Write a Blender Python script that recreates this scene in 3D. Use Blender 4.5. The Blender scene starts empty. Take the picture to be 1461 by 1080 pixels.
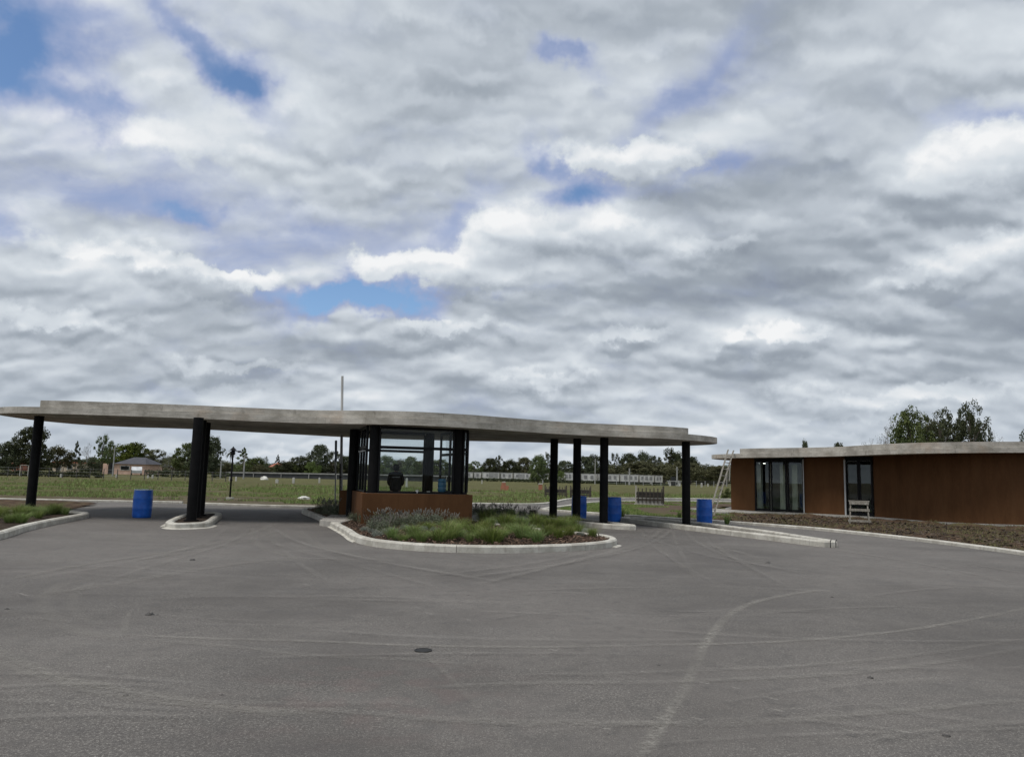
import bpy, math, random
from mathutils import Vector, Matrix, noise
R = math.radians
rnd = random.Random(7)
scene = bpy.context.scene
COL = scene.collection

# ------------------------------------------------------------------ camera model (survey of the photograph)
F, CX, CY, EYE, PITCH, ROLL = 1097., 730.5, 540., 1.7, math.atan(136 / 1097.), .024
def ray(u, v):
    x, y = u - CX, v - CY
    c, n = math.cos(ROLL), math.sin(ROLL)
    X = (x * c + y * n) / F; Y = -(-x * n + y * c) / F
    return Vector((X, math.cos(PITCH) - Y * math.sin(PITCH), math.sin(PITCH) + Y * math.cos(PITCH)))
def gp(u, v, z=0.):
    d = ray(u, v); t = (z - EYE) / d.z
    return Vector((d.x * t, d.y * t, z))
def at(u, v, Y):
    d = ray(u, v); t = Y / d.y
    return Vector((d.x * t, Y, EYE + d.z * t))

# ------------------------------------------------------------------ mesh helpers
class MB:
    def __init__(s): s.v = []; s.f = []; s.m = []
    def add(s, vs, fs, mi=0):
        b = len(s.v); s.v += [tuple(p) for p in vs]; s.f += [tuple(i + b for i in f) for f in fs]; s.m += [mi] * len(fs)
        return s
    def box(s, c, d, rz=0., M=None, mi=0):
        x, y, z = d[0] / 2, d[1] / 2, d[2] / 2
        P = [Vector((a, b, e)) for e in (-z, z) for a, b in ((-x, -y), (x, -y), (x, y), (-x, y))]
        if M is None: M = Matrix.Rotation(rz, 3, 'Z')
        return s.add([M @ p + Vector(c) for p in P], [(3, 2, 1, 0), (4, 5, 6, 7), (0, 1, 5, 4), (1, 2, 6, 5), (2, 3, 7, 6), (3, 0, 4, 7)], mi)
    def beam(s, a, b, w, h, up=(0, 0, 1), mi=0):
        a, b = Vector(a), Vector(b); d = (b - a); L = d.length; d.normalize()
        sd = d.cross(Vector(up))
        if sd.length < 1e-4: sd = d.cross(Vector((1, 0, 0)))
        sd.normalize(); u = sd.cross(d)
        M = Matrix((sd, d, u)).transposed()
        return s.box((a + b) / 2, (w, L, h), M=M, mi=mi)
    def tube(s, path, r, n=10, cap=True, mi=0):
        path = [Vector(p) for p in path]
        rs = r if isinstance(r, (list, tuple)) else [r] * len(path)
        vs = []; fs = []
        for i, p in enumerate(path):
            d = (path[min(i + 1, len(path) - 1)] - path[max(i - 1, 0)]).normalized()
            a = d.cross(Vector((0, 1, 0) if abs(d.y) < .9 else (1, 0, 0))).normalized(); b = d.cross(a)
            for k in range(n):
                t = 2 * math.pi * k / n
                vs.append(p + (a * math.cos(t) + b * math.sin(t)) * rs[i])
        for i in range(len(path) - 1):
            for k in range(n):
                k2 = (k + 1) % n
                fs.append((i * n + k, i * n + k2, i * n + n + k2, i * n + n + k))
        if cap:
            fs.append(tuple(range(n - 1, -1, -1))); fs.append(tuple((len(path) - 1) * n + k for k in range(n)))
        return s.add(vs, fs, mi)
    def lathe(s, prof, c=(0, 0, 0), n=28, mi=0):
        vs = []; fs = []
        for r, z in prof:
            for k in range(n):
                t = 2 * math.pi * k / n; vs.append((c[0] + r * math.cos(t), c[1] + r * math.sin(t), c[2] + z))
        for i in range(len(prof) - 1):
            for k in range(n):
                k2 = (k + 1) % n; fs.append((i * n + k, i * n + k2, i * n + n + k2, i * n + n + k))
        fs.append(tuple(range(n - 1, -1, -1))); fs.append(tuple((len(prof) - 1) * n + k for k in range(n)))
        return s.add(vs, fs, mi)
    def prism(s, poly, z0, z1, mi=0, sides=True, bottom=True):
        """poly counter-clockwise; z0, z1 numbers or functions of (x, y)"""
        poly = ccw(poly); n = len(poly)
        fz0 = z0 if callable(z0) else (lambda x, y: z0); fz1 = z1 if callable(z1) else (lambda x, y: z1)
        vs = [(p[0], p[1], fz0(p[0], p[1])) for p in poly] + [(p[0], p[1], fz1(p[0], p[1])) for p in poly]
        fs = [tuple(range(n, 2 * n))]
        if bottom: fs.append(tuple(range(n - 1, -1, -1)))
        if sides: fs += [(i, (i + 1) % n, n + (i + 1) % n, n + i) for i in range(n)]
        return s.add(vs, fs, mi)
    def sheet(s, poly, z, mi=0):
        return s.prism(poly, z, z, sides=False, bottom=False, mi=mi)
    def sweep(s, path, prof, closed=False, cap=True, mi=0):
        """path in plan (x, y[, z]); prof list of (offset to the left of travel, z)"""
        P = [Vector((p[0], p[1])) for p in path]; Z = [p[2] if len(p) > 2 else 0. for p in path]; n = len(P); m = len(prof); vs = []; fs = []
        for i in range(n):
            a = P[i] - P[i - 1] if (i > 0 or closed) else P[1] - P[0]
            b = P[(i + 1) % n] - P[i] if (i < n - 1 or closed) else P[-1] - P[-2]
            a.normalize(); b.normalize()
            na, nb = Vector((-a.y, a.x)), Vector((-b.y, b.x)); nn = (na + nb)
            if nn.length < 1e-6: nn = na
            nn.normalize(); k = 1 / max(.5, nn.dot(na))
            for o, z in prof: vs.append((P[i].x + nn.x * o * k, P[i].y + nn.y * o * k, Z[i] + z))
        for i in range(n if closed else n - 1):
            j = (i + 1) % n
            for k in range(m - 1):
                fs.append((i * m + k, i * m + k + 1, j * m + k + 1, j * m + k))
        if cap and not closed:
            fs.append(tuple(range(m))); fs.append(tuple((n - 1) * m + k for k in range(m - 1, -1, -1)))
        return s.add(vs, fs, mi)
    def mesh(s, name, mats, smooth=False):
        me = bpy.data.meshes.new(name); me.from_pydata(s.v, [], s.f); me.update()
        for m in (mats if isinstance(mats, (list, tuple)) else [mats]): me.materials.append(m)
        if any(s.m): me.polygons.foreach_set('material_index', s.m)
        if smooth:
            me.polygons.foreach_set('use_smooth', [True] * len(me.polygons))
            try: me.set_sharp_from_angle(angle=R(smooth if smooth > 1 else 40))
            except Exception: pass
        return me
    def build(s, name, mats, parent=None, smooth=False, bevel=0.):
        o = bpy.data.objects.new(name, s.mesh(name, mats, smooth)); COL.objects.link(o)
        if parent is not None: o.parent = parent
        if bevel:
            b = o.modifiers.new('bevel', 'BEVEL'); b.width = bevel; b.segments = 2; b.limit_method = 'ANGLE'
        return o

def ccw(poly):
    a = sum(poly[i][0] * poly[(i + 1) % len(poly)][1] - poly[(i + 1) % len(poly)][0] * poly[i][1] for i in range(len(poly)))
    return list(poly) if a > 0 else list(poly)[::-1]
def inside(p, poly):
    x, y = p; c = False; j = len(poly) - 1
    for i in range(len(poly)):
        xi, yi = poly[i][0], poly[i][1]; xj, yj = poly[j][0], poly[j][1]
        if (yi > y) != (yj > y) and x < (xj - xi) * (y - yi) / (yj - yi) + xi: c = not c
        j = i
    return c
def spline(P, k=6, closed=False):
    P = [Vector(p) for p in P]; n = len(P); out = []
    for i in range(n if closed else n - 1):
        p0 = P[i - 1] if (i > 0 or closed) else P[0]; p1 = P[i]; p2 = P[(i + 1) % n]
        p3 = P[(i + 2) % n] if (i + 2 < n or closed) else P[-1]
        for j in range(k):
            t = j / k
            out.append(.5 * ((2 * p1) + (p2 - p0) * t + (2 * p0 - 5 * p1 + 4 * p2 - p3) * t * t + (-p0 + 3 * p1 - 3 * p2 + p3) * t ** 3))
    if not closed: out.append(P[-1])
    return out
def offset(poly, d):
    """inward offset of a ccw closed polygon"""
    m = MB(); m.sweep(poly, [(d, 0)], closed=True)
    return [(v[0], v[1]) for v in m.v]
def resample(path, step, closed=False):
    P = [Vector(p) for p in path]
    if closed: P = P + [P[0]]
    out = [P[0]]; acc = 0.
    for a, b in zip(P, P[1:]):
        L = (b - a).length; t = step - acc
        while t <= L:
            out.append(a.lerp(b, t / L)); t += step
        acc = (acc + L) % step
    if not closed and (out[-1] - P[-1]).length > .05: out.append(P[-1])
    return out

def tag(o, label=None, cat=None, group=None, kind=None):
    if label: o['label'] = label
    if cat: o['category'] = cat
    if group: o['group'] = group
    if kind: o['kind'] = kind
    return o
def empty(name, loc=(0, 0, 0), rz=0., label=None, cat=None, group=None, scale=None):
    o = bpy.data.objects.new(name, None); o.empty_display_size = .1; COL.objects.link(o)
    o.location = loc; o.rotation_euler = (0, 0, rz)
    if scale: o.scale = scale
    return tag(o, label, cat, group)
def link_mesh(name, me, parent=None):
    o = bpy.data.objects.new(name, me); COL.objects.link(o)
    if parent is not None: o.parent = parent
    return o
def copy_tree(o, parent=None):
    c = o.copy(); COL.objects.link(c)
    if parent is not None: c.parent = parent
    for ch in o.children: copy_tree(ch, c)
    return c

# ------------------------------------------------------------------ materials
class NT:
    """thin wrapper to write node trees"""
    def __init__(s, tree): s.t = tree; s.n = tree.nodes; s.l = tree.links
    def put(s, sock, val):
        if hasattr(val, 'is_output'): s.l.new(val, sock)
        elif val is not None:
            try: sock.default_value = val
            except Exception: sock.default_value = (val, val, val)
    def node(s, typ, ins=None, **props):
        n = s.n.new(typ)
        for k, v in props.items(): setattr(n, k, v)
        for k, v in (ins or {}).items(): s.put(n.inputs[k], v)
        return n
    def m(s, op, a, b=None, c=None, clamp=False):
        n = s.n.new('ShaderNodeMath'); n.operation = op; n.use_clamp = clamp
        for i, x in enumerate((a, b, c)):
            if x is not None: s.put(n.inputs[i], x)
        return n.outputs[0]
    def mix(s, f, a, b, blend='MIX'):
        n = s.n.new('ShaderNodeMix'); n.data_type = 'RGBA'; n.blend_type = blend
        s.put(n.inputs[0], f); s.put(n.inputs[6], c4(a)); s.put(n.inputs[7], c4(b)); return n.outputs[2]
    def noise(s, vec, scale, detail=4., rough=.55, dist=0., out=0):
        n = s.node('ShaderNodeTexNoise', {'Scale': scale, 'Detail': detail, 'Roughness': rough, 'Distortion': dist})
        if vec is not None: s.l.new(vec, n.inputs['Vector'])
        return n.outputs[out]
    def maprange(s, x, a, b, c=0., d=1., smooth=True):
        n = s.node('ShaderNodeMapRange', {'From Min': a, 'From Max': b, 'To Min': c, 'To Max': d})
        if smooth: n.interpolation_type = 'SMOOTHSTEP'
        s.put(n.inputs['Value'], x); return n.outputs[0]
    def mapping(s, vec, scale=(1, 1, 1), loc=(0, 0, 0), rot=(0, 0, 0)):
        n = s.node('ShaderNodeMapping', {'Scale': scale, 'Location': loc, 'Rotation': rot}); s.l.new(vec, n.inputs['Vector']); return n.outputs[0]
def c4(c):
    if hasattr(c, 'is_output'): return c
    return tuple(c) + (1,) if isinstance(c, (tuple, list)) and len(c) == 3 else c
def mat(name, fn=None, color=(.5, .5, .5), rough=.7, metallic=0., spec=.5):
    m = bpy.data.materials.new(name); m.use_nodes = True; nt = NT(m.node_tree)
    b = m.node_tree.nodes['Principled BSDF']
    b.inputs['Base Color'].default_value = c4(color); b.inputs['Roughness'].default_value = rough
    b.inputs['Metallic'].default_value = metallic; b.inputs['Specular IOR Level'].default_value = spec
    if fn: fn(nt, b)
    return m
def coords(nt, which='Object'): return nt.node('ShaderNodeTexCoord').outputs[which]
def worldpos(nt): return nt.node('ShaderNodeNewGeometry').outputs['Position']
def bump(nt, b, h, strength=.3, dist=.02):
    n = nt.node('ShaderNodeBump', {'Strength': strength, 'Distance': dist}); nt.l.new(h, n.inputs['Height']); nt.l.new(n.outputs[0], b.inputs['Normal'])
def varied(c1, c2, scale=4., detail=5., stretch=(1, 1, 1), lo=.35, hi=.65, bmp=0., bscale=40., src='pos', extra=None):
    def fn(nt, b):
        p = worldpos(nt) if src == 'pos' else coords(nt)
        q = nt.mapping(p, stretch)
        f = nt.maprange(nt.noise(q, scale, detail), lo, hi)
        col = nt.mix(f, c1, c2)
        if extra: col = extra(nt, p, col)
        nt.put(b.inputs['Base Color'], col)
        if bmp: bump(nt, b, nt.noise(p, bscale, 4.), bmp)
    return fn

def f_asphalt(nt, b):
    p = worldpos(nt)
    big = nt.noise(p, .16, 5., .6); med = nt.noise(nt.mapping(p, (.8, 1.2, 1)), .8, 6., .65); fine = nt.noise(p, 55., 2., .7); grit = nt.noise(p, 190., 1., .6)
    col = nt.mix(nt.maprange(big, .40, .60), (.100, .0905, .0825), (.158, .1435, .1310))
    col = nt.mix(nt.m('MULTIPLY', nt.maprange(med, .5, .75), .35), col, (.168, .158, .147))
    # worn stretches where the coarse stone shows
    worn = nt.maprange(nt.noise(p, .45, 5., .65), .38, .62, .35, 1.)
    col = nt.mix(nt.m('MULTIPLY', nt.m('MULTIPLY', nt.maprange(nt.noise(p, 24., 4., .75), .44, .62), .55), worn), col, (.215, .200, .182))
    col = nt.mix(nt.m('MULTIPLY', nt.m('MULTIPLY', nt.maprange(fine, .53, .64), .85), worn), col, (.33, .31, .28))
    col = nt.mix(nt.m('MULTIPLY', nt.maprange(grit, .36, .50, 1., 0.), .85), col, (.035, .033, .032))
    col = nt.mix(nt.m('MULTIPLY', nt.maprange(nt.noise(p, 4.5, 5., .7), .48, .68), .42), col, (.080, .075, .071))
    col = nt.mix(nt.m('MULTIPLY', nt.maprange(nt.noise(p, 38., 2., .6), .66, .74), .85), col, (.035, .033, .032))
    # dark damp blotches and a reddish stain near the camera
    col = nt.mix(nt.m('MULTIPLY', nt.maprange(nt.noise(nt.mapping(p, (.6, 1.6, 1), (9, 3, 0)), .5, 5., .62), .58, .74), .45), col, (.072, .069, .067))
    red = nt.node('ShaderNodeVectorMath', operation='DISTANCE'); nt.l.new(p, red.inputs[0]); red.inputs[1].default_value = (-1.0, 6.2, 0)
    rf = nt.m('MULTIPLY', nt.maprange(red.outputs['Value'], .2, 1.7, 1., 0.), nt.maprange(nt.noise(p, 3., 4.), .45, .65))
    col = nt.mix(nt.m('MULTIPLY', rf, .22), col, (.165, .105, .097))
    # pale wheel polish running across
    streak = nt.noise(nt.mapping(p, (.22, .8, 1), (3, 0, 0), (0, 0, R(24))), 1.3, 5., .6)
    col = nt.mix(nt.m('MULTIPLY', nt.maprange(streak, .54, .72), .22), col, (.205, .193, .178))
    nt.put(b.inputs['Base Color'], col); nt.put(b.inputs['Roughness'], nt.maprange(med, .3, .7, .78, .92))
    b.inputs['Specular IOR Level'].default_value = .35
    bump(nt, b, nt.m('ADD', nt.noise(p, 85., 3., .7), nt.m('MULTIPLY', nt.noise(p, 9., 3.), .6)), .55, .012)
M = {}
M['asphalt'] = mat('asphalt', f_asphalt)

def f_dust(nt, b):
    p = worldpos(nt); uvx = nt.node('ShaderNodeAttribute', attribute_name='edge').outputs['Fac']
    a = nt.m('MULTIPLY', nt.maprange(uvx, 0., 1.), nt.maprange(nt.noise(p, 16., 6., .8), .30, .72))
    a = nt.m('MULTIPLY', a, nt.maprange(nt.noise(p, .5, 3.), .30, .66, .35, 1.))
    a = nt.m('MULTIPLY', a, nt.node('ShaderNodeAttribute', attribute_name='amt').outputs['Fac'])
    nt.put(b.inputs['Base Color'], nt.mix(nt.noise(p, 60., 2.), (.25, .236, .214), (.37, .35, .318))); b.inputs['Roughness'].default_value = .95
    b.inputs['Specular IOR Level'].default_value = .1
    nt.put(b.inputs['Alpha'], a)
M['dust'] = mat('tyre_dust', f_dust)

def f_concrete(nt, b):
    p = worldpos(nt); z = nt.node('ShaderNodeSeparateXYZ'); nt.l.new(p, z.inputs[0])
    base = nt.noise(nt.mapping(p, (.8, .8, 1.5)), 1.6, 7., .68)
    col = nt.mix(nt.maprange(base, .34, .66), (.30, .278, .238), (.53, .50, .445))
    col = nt.mix(nt.m('MULTIPLY', nt.maprange(nt.noise(nt.mapping(p, (.35, .35, 11.)), 2.2, 3., .5), .46, .62), .22), col, (.25, .23, .20))
    col = nt.mix(nt.m('MULTIPLY', nt.maprange(nt.noise(p, .8, 4.), .55, .72), .35), col, (.47, .34, .24))
    col = nt.mix(nt.m('MULTIPLY', nt.maprange(nt.noise(nt.mapping(p, (2.2, 2.2, .5)), 2.4, 5., .7), .56, .72), .55), col, (.15, .135, .115))
    col = nt.mix(nt.m('MULTIPLY', nt.maprange(nt.noise(p, 23., 3., .6), .60, .72), .35), col, (.12, .11, .095))
    nt.put(b.inputs['Base Color'], col); b.inputs['Roughness'].default_value = .88; b.inputs['Specular IOR Level'].default_value = .3
    bump(nt, b, nt.m('ADD', nt.noise(nt.mapping(p, (.4, .4, 14.)), 2., 2.), nt.noise(p, 30., 4.)), .35, .015)
M['concrete'] = mat('board_marked_concrete', f_concrete)
def f_kerb(nt, b):
    p = worldpos(nt)
    col = nt.mix(nt.maprange(nt.noise(p, 2.6, 6., .65), .35, .66), (.40, .38, .33), (.58, .56, .50))
    col = nt.mix(nt.m('MULTIPLY', nt.maprange(nt.noise(nt.mapping(p, (1, 1, .35)), 6.5, 5., .7), .52, .68), .45), col, (.27, .23, .19))
    col = nt.mix(nt.m('MULTIPLY', nt.maprange(nt.noise(p, 40., 3.), .58, .7), .4), col, (.22, .20, .18))
    nt.put(b.inputs['Base Color'], col); b.inputs['Roughness'].default_value = .9
    bump(nt, b, nt.noise(p, 45., 4.), .3, .01)
M['kerb'] = mat('cast_kerb_concrete', f_kerb)
M['slab'] = mat('smooth_concrete', varied((.30, .285, .26), (.43, .41, .37), 2.5, 6., bmp=.15))
def f_corten(nt, b):
    p = worldpos(nt)
    col = nt.mix(nt.maprange(nt.noise(nt.mapping(p, (1, 1, .28)), 3.0, 6., .65), .30, .72), (.092, .0435, .0200), (.120, .0580, .0265))
    col = nt.mix(nt.m('MULTIPLY', nt.maprange(nt.noise(nt.mapping(p, (1, 1, .22)), 1.1, 5.), .45, .68), .45), col, (.138, .070, .033))
    col = nt.mix(nt.m('MULTIPLY', nt.maprange(nt.noise(nt.mapping(p, (1, 1, .06)), 14., 3.), .55, .72), .25), col, (.070, .034, .015))
    col = nt.mix(nt.m('MULTIPLY', nt.maprange(nt.noise(p, 60., 3.), .55, .7), .3), col, (.185, .095, .042))
    nt.put(b.inputs['Base Color'], col); b.inputs['Roughness'].default_value = .88; b.inputs['Specular IOR Level'].default_value = .10
    bump(nt, b, nt.noise(p, 70., 3.), .2, .006)
M['corten'] = mat('weathered_rust_steel', f_corten)
M['black'] = mat('black_painted_steel', varied((.0035, .0035, .0038), (.0065, .0063, .0066), 5., bmp=.05), rough=.62, spec=.14)
M['darkframe'] = mat('black_aluminium', color=(.005, .005, .006), rough=.5, spec=.2)
M['whiteframe'] = mat('pale_aluminium', color=(.42, .43, .43), rough=.45)
def f_drum(nt, b):
    p = worldpos(nt)
    col = nt.mix(nt.maprange(nt.noise(p, 5., 4.), .35, .65), (.010, .100, .47), (.014, .135, .60))
    col = nt.mix(nt.m('MULTIPLY', nt.maprange(nt.noise(nt.mapping(p, (3, 3, .6)), 7., 4., .7), .6, .75), .25), col, (.16, .19, .26))
    nt.put(b.inputs['Base Color'], col)
M['drum'] = mat('blue_plastic', f_drum, rough=.42)
M['drumrim'] = mat('pale_drum_rim', color=(.55, .66, .72), rough=.5)
def f_glass(tint, gl, base=.04, rough=.0):
    def fn(nt, b):
        out = [n for n in nt.n if n.type == 'OUTPUT_MATERIAL'][0]
        tr = nt.node('ShaderNodeBsdfTransparent', {'Color': c4(tint)}); g = nt.node('ShaderNodeBsdfGlossy', {'Color': c4((.95, .97, .97)), 'Roughness': rough})
        fr = nt.node('ShaderNodeFresnel', {'IOR': 1.5})
        fac = nt.m('ADD', nt.m('MULTIPLY', fr.outputs[0], gl), base, clamp=True)
        mx = nt.node('ShaderNodeMixShader', {0: fac}); nt.l.new(tr.outputs[0], mx.inputs[1]); nt.l.new(g.outputs[0], mx.inputs[2])
        nt.l.new(mx.outputs[0], out.inputs[0]); nt.n.remove(b)
    return fn
M['glass'] = mat('booth_glass', f_glass((.92, .94, .94), .25, .0))
M['doorglass'] = mat('door_glass', f_glass((.82, .86, .84), .55, .015))
def f_wood(nt, b):
    p = coords(nt)
    col = nt.mix(nt.maprange(nt.noise(nt.mapping(p, (6, 6, 1.)), 5., 5., .65), .35, .65), (.17, .155, .13), (.33, .305, .26))
    col = nt.mix(nt.m('MULTIPLY', nt.maprange(nt.noise(p, 11., 3.), .58, .7), .5), col, (.50, .48, .44))
    nt.put(b.inputs['Base Color'], col); b.inputs['Roughness'].default_value = .9
M['wood'] = mat('weathered_wood', f_wood)
M['palewood'] = mat('pale_wood', varied((.34, .315, .27), (.48, .45, .39), 9., stretch=(1, 1, .3), src='obj'))
M['darkwood'] = mat('dark_wood', varied((.05, .042, .034), (.10, .085, .068), 6., src='obj'), rough=.9)

def f_field(nt, b):
    p = worldpos(nt); xyz = nt.node('ShaderNodeSeparateXYZ'); nt.l.new(p, xyz.inputs[0])
    n1 = nt.noise(p, .11, 6., .6); n2 = nt.noise(p, .9, 6., .65); n3 = nt.noise(nt.mapping(p, (.25, 1., 1.)), .22, 5., .6); n4 = nt.noise(p, 14., 3., .7)
    g = nt.mix(nt.maprange(n2, .35, .65), (.086, .086, .034), (.138, .132, .058))
    g = nt.mix(nt.m('MULTIPLY', nt.maprange(n1, .45, .68), .7), g, (.135, .135, .055))
    g = nt.mix(nt.m('MULTIPLY', nt.maprange(n4, .55, .75), .4), g, (.16, .155, .075))
    d = nt.mix(nt.maprange(n2, .4, .62), (.105, .078, .056), (.185, .150, .112))
    # bare earth beside the road, thinning out into the field
    y = xyz.outputs[1]
    near = nt.maprange(nt.m('ADD', y, nt.m('MULTIPLY', nt.m('SUBTRACT', n1, .5), 26.)), 38., 48., .36, 0.)
    msk = nt.maprange(nt.m('ADD', n3, near), .53, .70)
    msk2 = nt.m('MULTIPLY', nt.maprange(nt.noise(p, 2.6, 5., .7), .36, .60), msk)
    col = nt.mix(nt.m('MAXIMUM', nt.m('MULTIPLY', msk, .55), msk2), g, d)
    nt.put(b.inputs['Base Color'], col); b.inputs['Roughness'].default_value = .95; b.inputs['Specular IOR Level'].default_value = .1
    bump(nt, b, nt.m('ADD', nt.noise(p, 6., 5., .7), n2), .9, .2)
M['field'] = mat('field_grass', f_field)
def f_patch(nt, b):
    p = worldpos(nt); n2 = nt.noise(p, 1.6, 6., .65)
    g = nt.mix(n2, (.075, .085, .028), (.125, .125, .050)); d = nt.mix(n2, (.075, .053, .037), (.150, .115, .083))
    px = nt.node('ShaderNodeSeparateXYZ'); nt.l.new(p, px.inputs[0])
    col = nt.mix(nt.maprange(nt.m('ADD', nt.noise(p, .55, 5., .65), nt.maprange(px.outputs[0], 6., 9.5, 0., .16)), .44, .58), g, d)
    nt.put(b.inputs['Base Color'], col); b.inputs['Roughness'].default_value = .95; b.inputs['Specular IOR Level'].default_value = .1
    bump(nt, b, nt.noise(p, 8., 5., .7), .8, .1)
M['patch'] = mat('patchy_turf', f_patch)
def f_dirt(nt, b):
    p = worldpos(nt); n2 = nt.noise(p, 2.2, 6., .68)
    d = nt.mix(nt.maprange(n2, .36, .64), (.050, .032, .021), (.125, .084, .056))
    d = nt.mix(nt.m('MULTIPLY', nt.maprange(nt.noise(p, 1.1, 5., .65), .52, .66), .70), d, (.095, .098, .040))
    d = nt.mix(nt.m('MULTIPLY', nt.maprange(nt.noise(p, 18., 4., .7), .58, .74), .40), d, (.18, .145, .11))
    nt.put(b.inputs['Base Color'], d); b.inputs['Roughness'].default_value = .97; b.inputs['Specular IOR Level'].default_value = .1
    bump(nt, b, nt.noise(p, 9., 6., .7), .9, .08)
M['dirt'] = mat('bare_earth', f_dirt)
M['soil'] = mat('dark_bed_soil', varied((.028, .021, .016), (.060, .045, .034), 7., bmp=.8, bscale=25.), rough=.97, spec=.1)
def f_chip(nt, b):
    r = nt.node('ShaderNodeNewGeometry').outputs['Random Per Island']
    nt.put(b.inputs['Base Color'], nt.mix(r, (.060, .036, .026), (.25, .165, .115))); b.inputs['Roughness'].default_value = .95
def f_clod(nt, b):
    r = nt.node('ShaderNodeNewGeometry').outputs['Random Per Island']
    nt.put(b.inputs['Base Color'], nt.mix(r, (.030, .021, .015), (.12, .090, .065))); b.inputs['Roughness'].default_value = .97
M['clod'] = mat('earth_clod', f_clod)
M['mulch'] = mat('bark_chip_mulch', f_chip)

def leafmat(name, c1, c2, dead=None, trans=.15):
    def fn(nt, b):
        r = nt.node('ShaderNodeNewGeometry').outputs['Random Per Island']; oi = nt.node('ShaderNodeObjectInfo').outputs['Random']
        p = worldpos(nt)
        col = nt.mix(r, c1, c2)
        col = nt.mix(nt.m('MULTIPLY', nt.maprange(nt.noise(p, .7, 3.), .42, .62), .45), col, c1)
        hsv = nt.node('ShaderNodeHueSaturation', {'Hue': nt.maprange(oi, 0, 1, .485, .515, False), 'Saturation': nt.maprange(oi, 0, 1, 1.08, .85, False), 'Value': nt.maprange(oi, 0, 1, .72, 1.28, False), 'Color': col})
        nt.put(b.inputs['Base Color'], hsv.outputs[0]); b.inputs['Roughness'].default_value = .7; b.inputs['Specular IOR Level'].default_value = .15
        if trans:
            out = [n for n in nt.n if n.type == 'OUTPUT_MATERIAL'][0]
            t = nt.node('ShaderNodeBsdfTranslucent'); nt.l.new(hsv.outputs[0], t.inputs[0])
            mx = nt.node('ShaderNodeMixShader', {0: trans}); nt.l.new(b.outputs[0], mx.inputs[1]); nt.l.new(t.outputs[0], mx.inputs[2]); nt.l.new(mx.outputs[0], out.inputs[0])
    return mat(name, fn)
M['leaf_dark'] = leafmat('dark_foliage', (.040, .050, .025), (.100, .112, .056))
M['leaf_mid'] = leafmat('mid_foliage', (.062, .086, .026), (.140, .168, .060))
M['leaf_bright'] = leafmat('spring_foliage', (.070, .105, .018), (.150, .190, .045), trans=.25)
M['leaf_olive'] = leafmat('olive_foliage', (.072, .074, .034), (.140, .138, .070))
M['leaf_grey'] = leafmat('bare_twigs', (.060, .055, .050), (.125, .115, .105), trans=0)
M['grass'] = leafmat('grass_blades', (.120, .190, .040), (.300, .370, .120), trans=.3)
M['dry'] = leafmat('dry_grass_blades', (.13, .13, .055), (.25, .225, .11), trans=.2)
M['lav'] = leafmat('lavender_foliage', (.115, .140, .085), (.235, .250, .180), trans=.1)
M['lavtip'] = leafmat('lavender_flower', (.12, .115, .095), (.20, .185, .165), trans=.1)
M['silver'] = leafmat('silver_foliage', (.19, .21, .17), (.33, .35, .30), trans=.1)
M['bark'] = mat('bark', varied((.045, .036, .028), (.115, .097, .080), 6., stretch=(1, 1, .3), src='obj'), rough=.95)
M['palebark'] = mat('pale_bark', varied((.22, .20, .175), (.36, .34, .31), 6., src='obj'), rough=.9)
def plain(name, c, rough=.8, v=.15): 
    M[name] = mat(name, varied(tuple(k * (1 - v) for k in c), tuple(min(1, k * (1 + v)) for k in c), 1.5, 5.), rough=rough); return M[name]
plain('pink_plaster', (.62, .42, .33)); plain('beige_plaster', (.46, .38, .29)); plain('brick_red', (.34, .12, .07)); plain('white_plaster', (.62, .61, .58))
plain('roof_slate', (.060, .060, .072)); plain('roof_tile', (.36, .12, .075)); plain('window_dark', (.020, .022, .024), .2); plain('container_window', (.22, .22, .225), .4); plain('trailer_white', (.52, .52, .51)); plain('trailer_under', (.030, .030, .032))
plain('grey_metal', (.30, .30, .30), .5); plain('galvanised', (.36, .36, .35), .5); plain('blue_grey_paint', (.10, .13, .17), .5); plain('hedge_wall', (.055, .058, .062)); plain('coping_grey', (.30, .30, .29))
plain('stake_white', (.44, .43, .39)); plain('terracotta', (.36, .15, .09)); plain('car_white', (.60, .61, .62), .3); plain('rubber', (.015, .015, .015)); plain('skin', (.26, .15, .10), .6); plain('jacket_black', (.010, .010, .012), .9)
plain('trouser_black', (.012, .012, .014), .9); plain('hair_black', (.008, .007, .006), .7); plain('room_white', (.74, .73, .69)); plain('room_dark', (.05, .05, .05)); plain('room_floor', (.40, .39, .37)); plain('sack_white', (.66, .65, .60))
plain('reflection_strip', (.80, .77, .64)); plain('iron', (.055, .05, .046), .6); plain('print_grey', (.42, .42, .42)); plain('dark_counter', (.02, .02, .02), .4); plain('cap_white', (.6, .6, .58), .4)
M['jug'] = mat('blue_water_jug', color=(.06, .20, .33), rough=.15)
def f_lamp(nt, b):
    b.inputs['Emission Color'].default_value = (1, .97, .9, 1); b.inputs['Emission Strength'].default_value = 5.
M['lamp'] = mat('lit_lamp', f_lamp)
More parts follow.
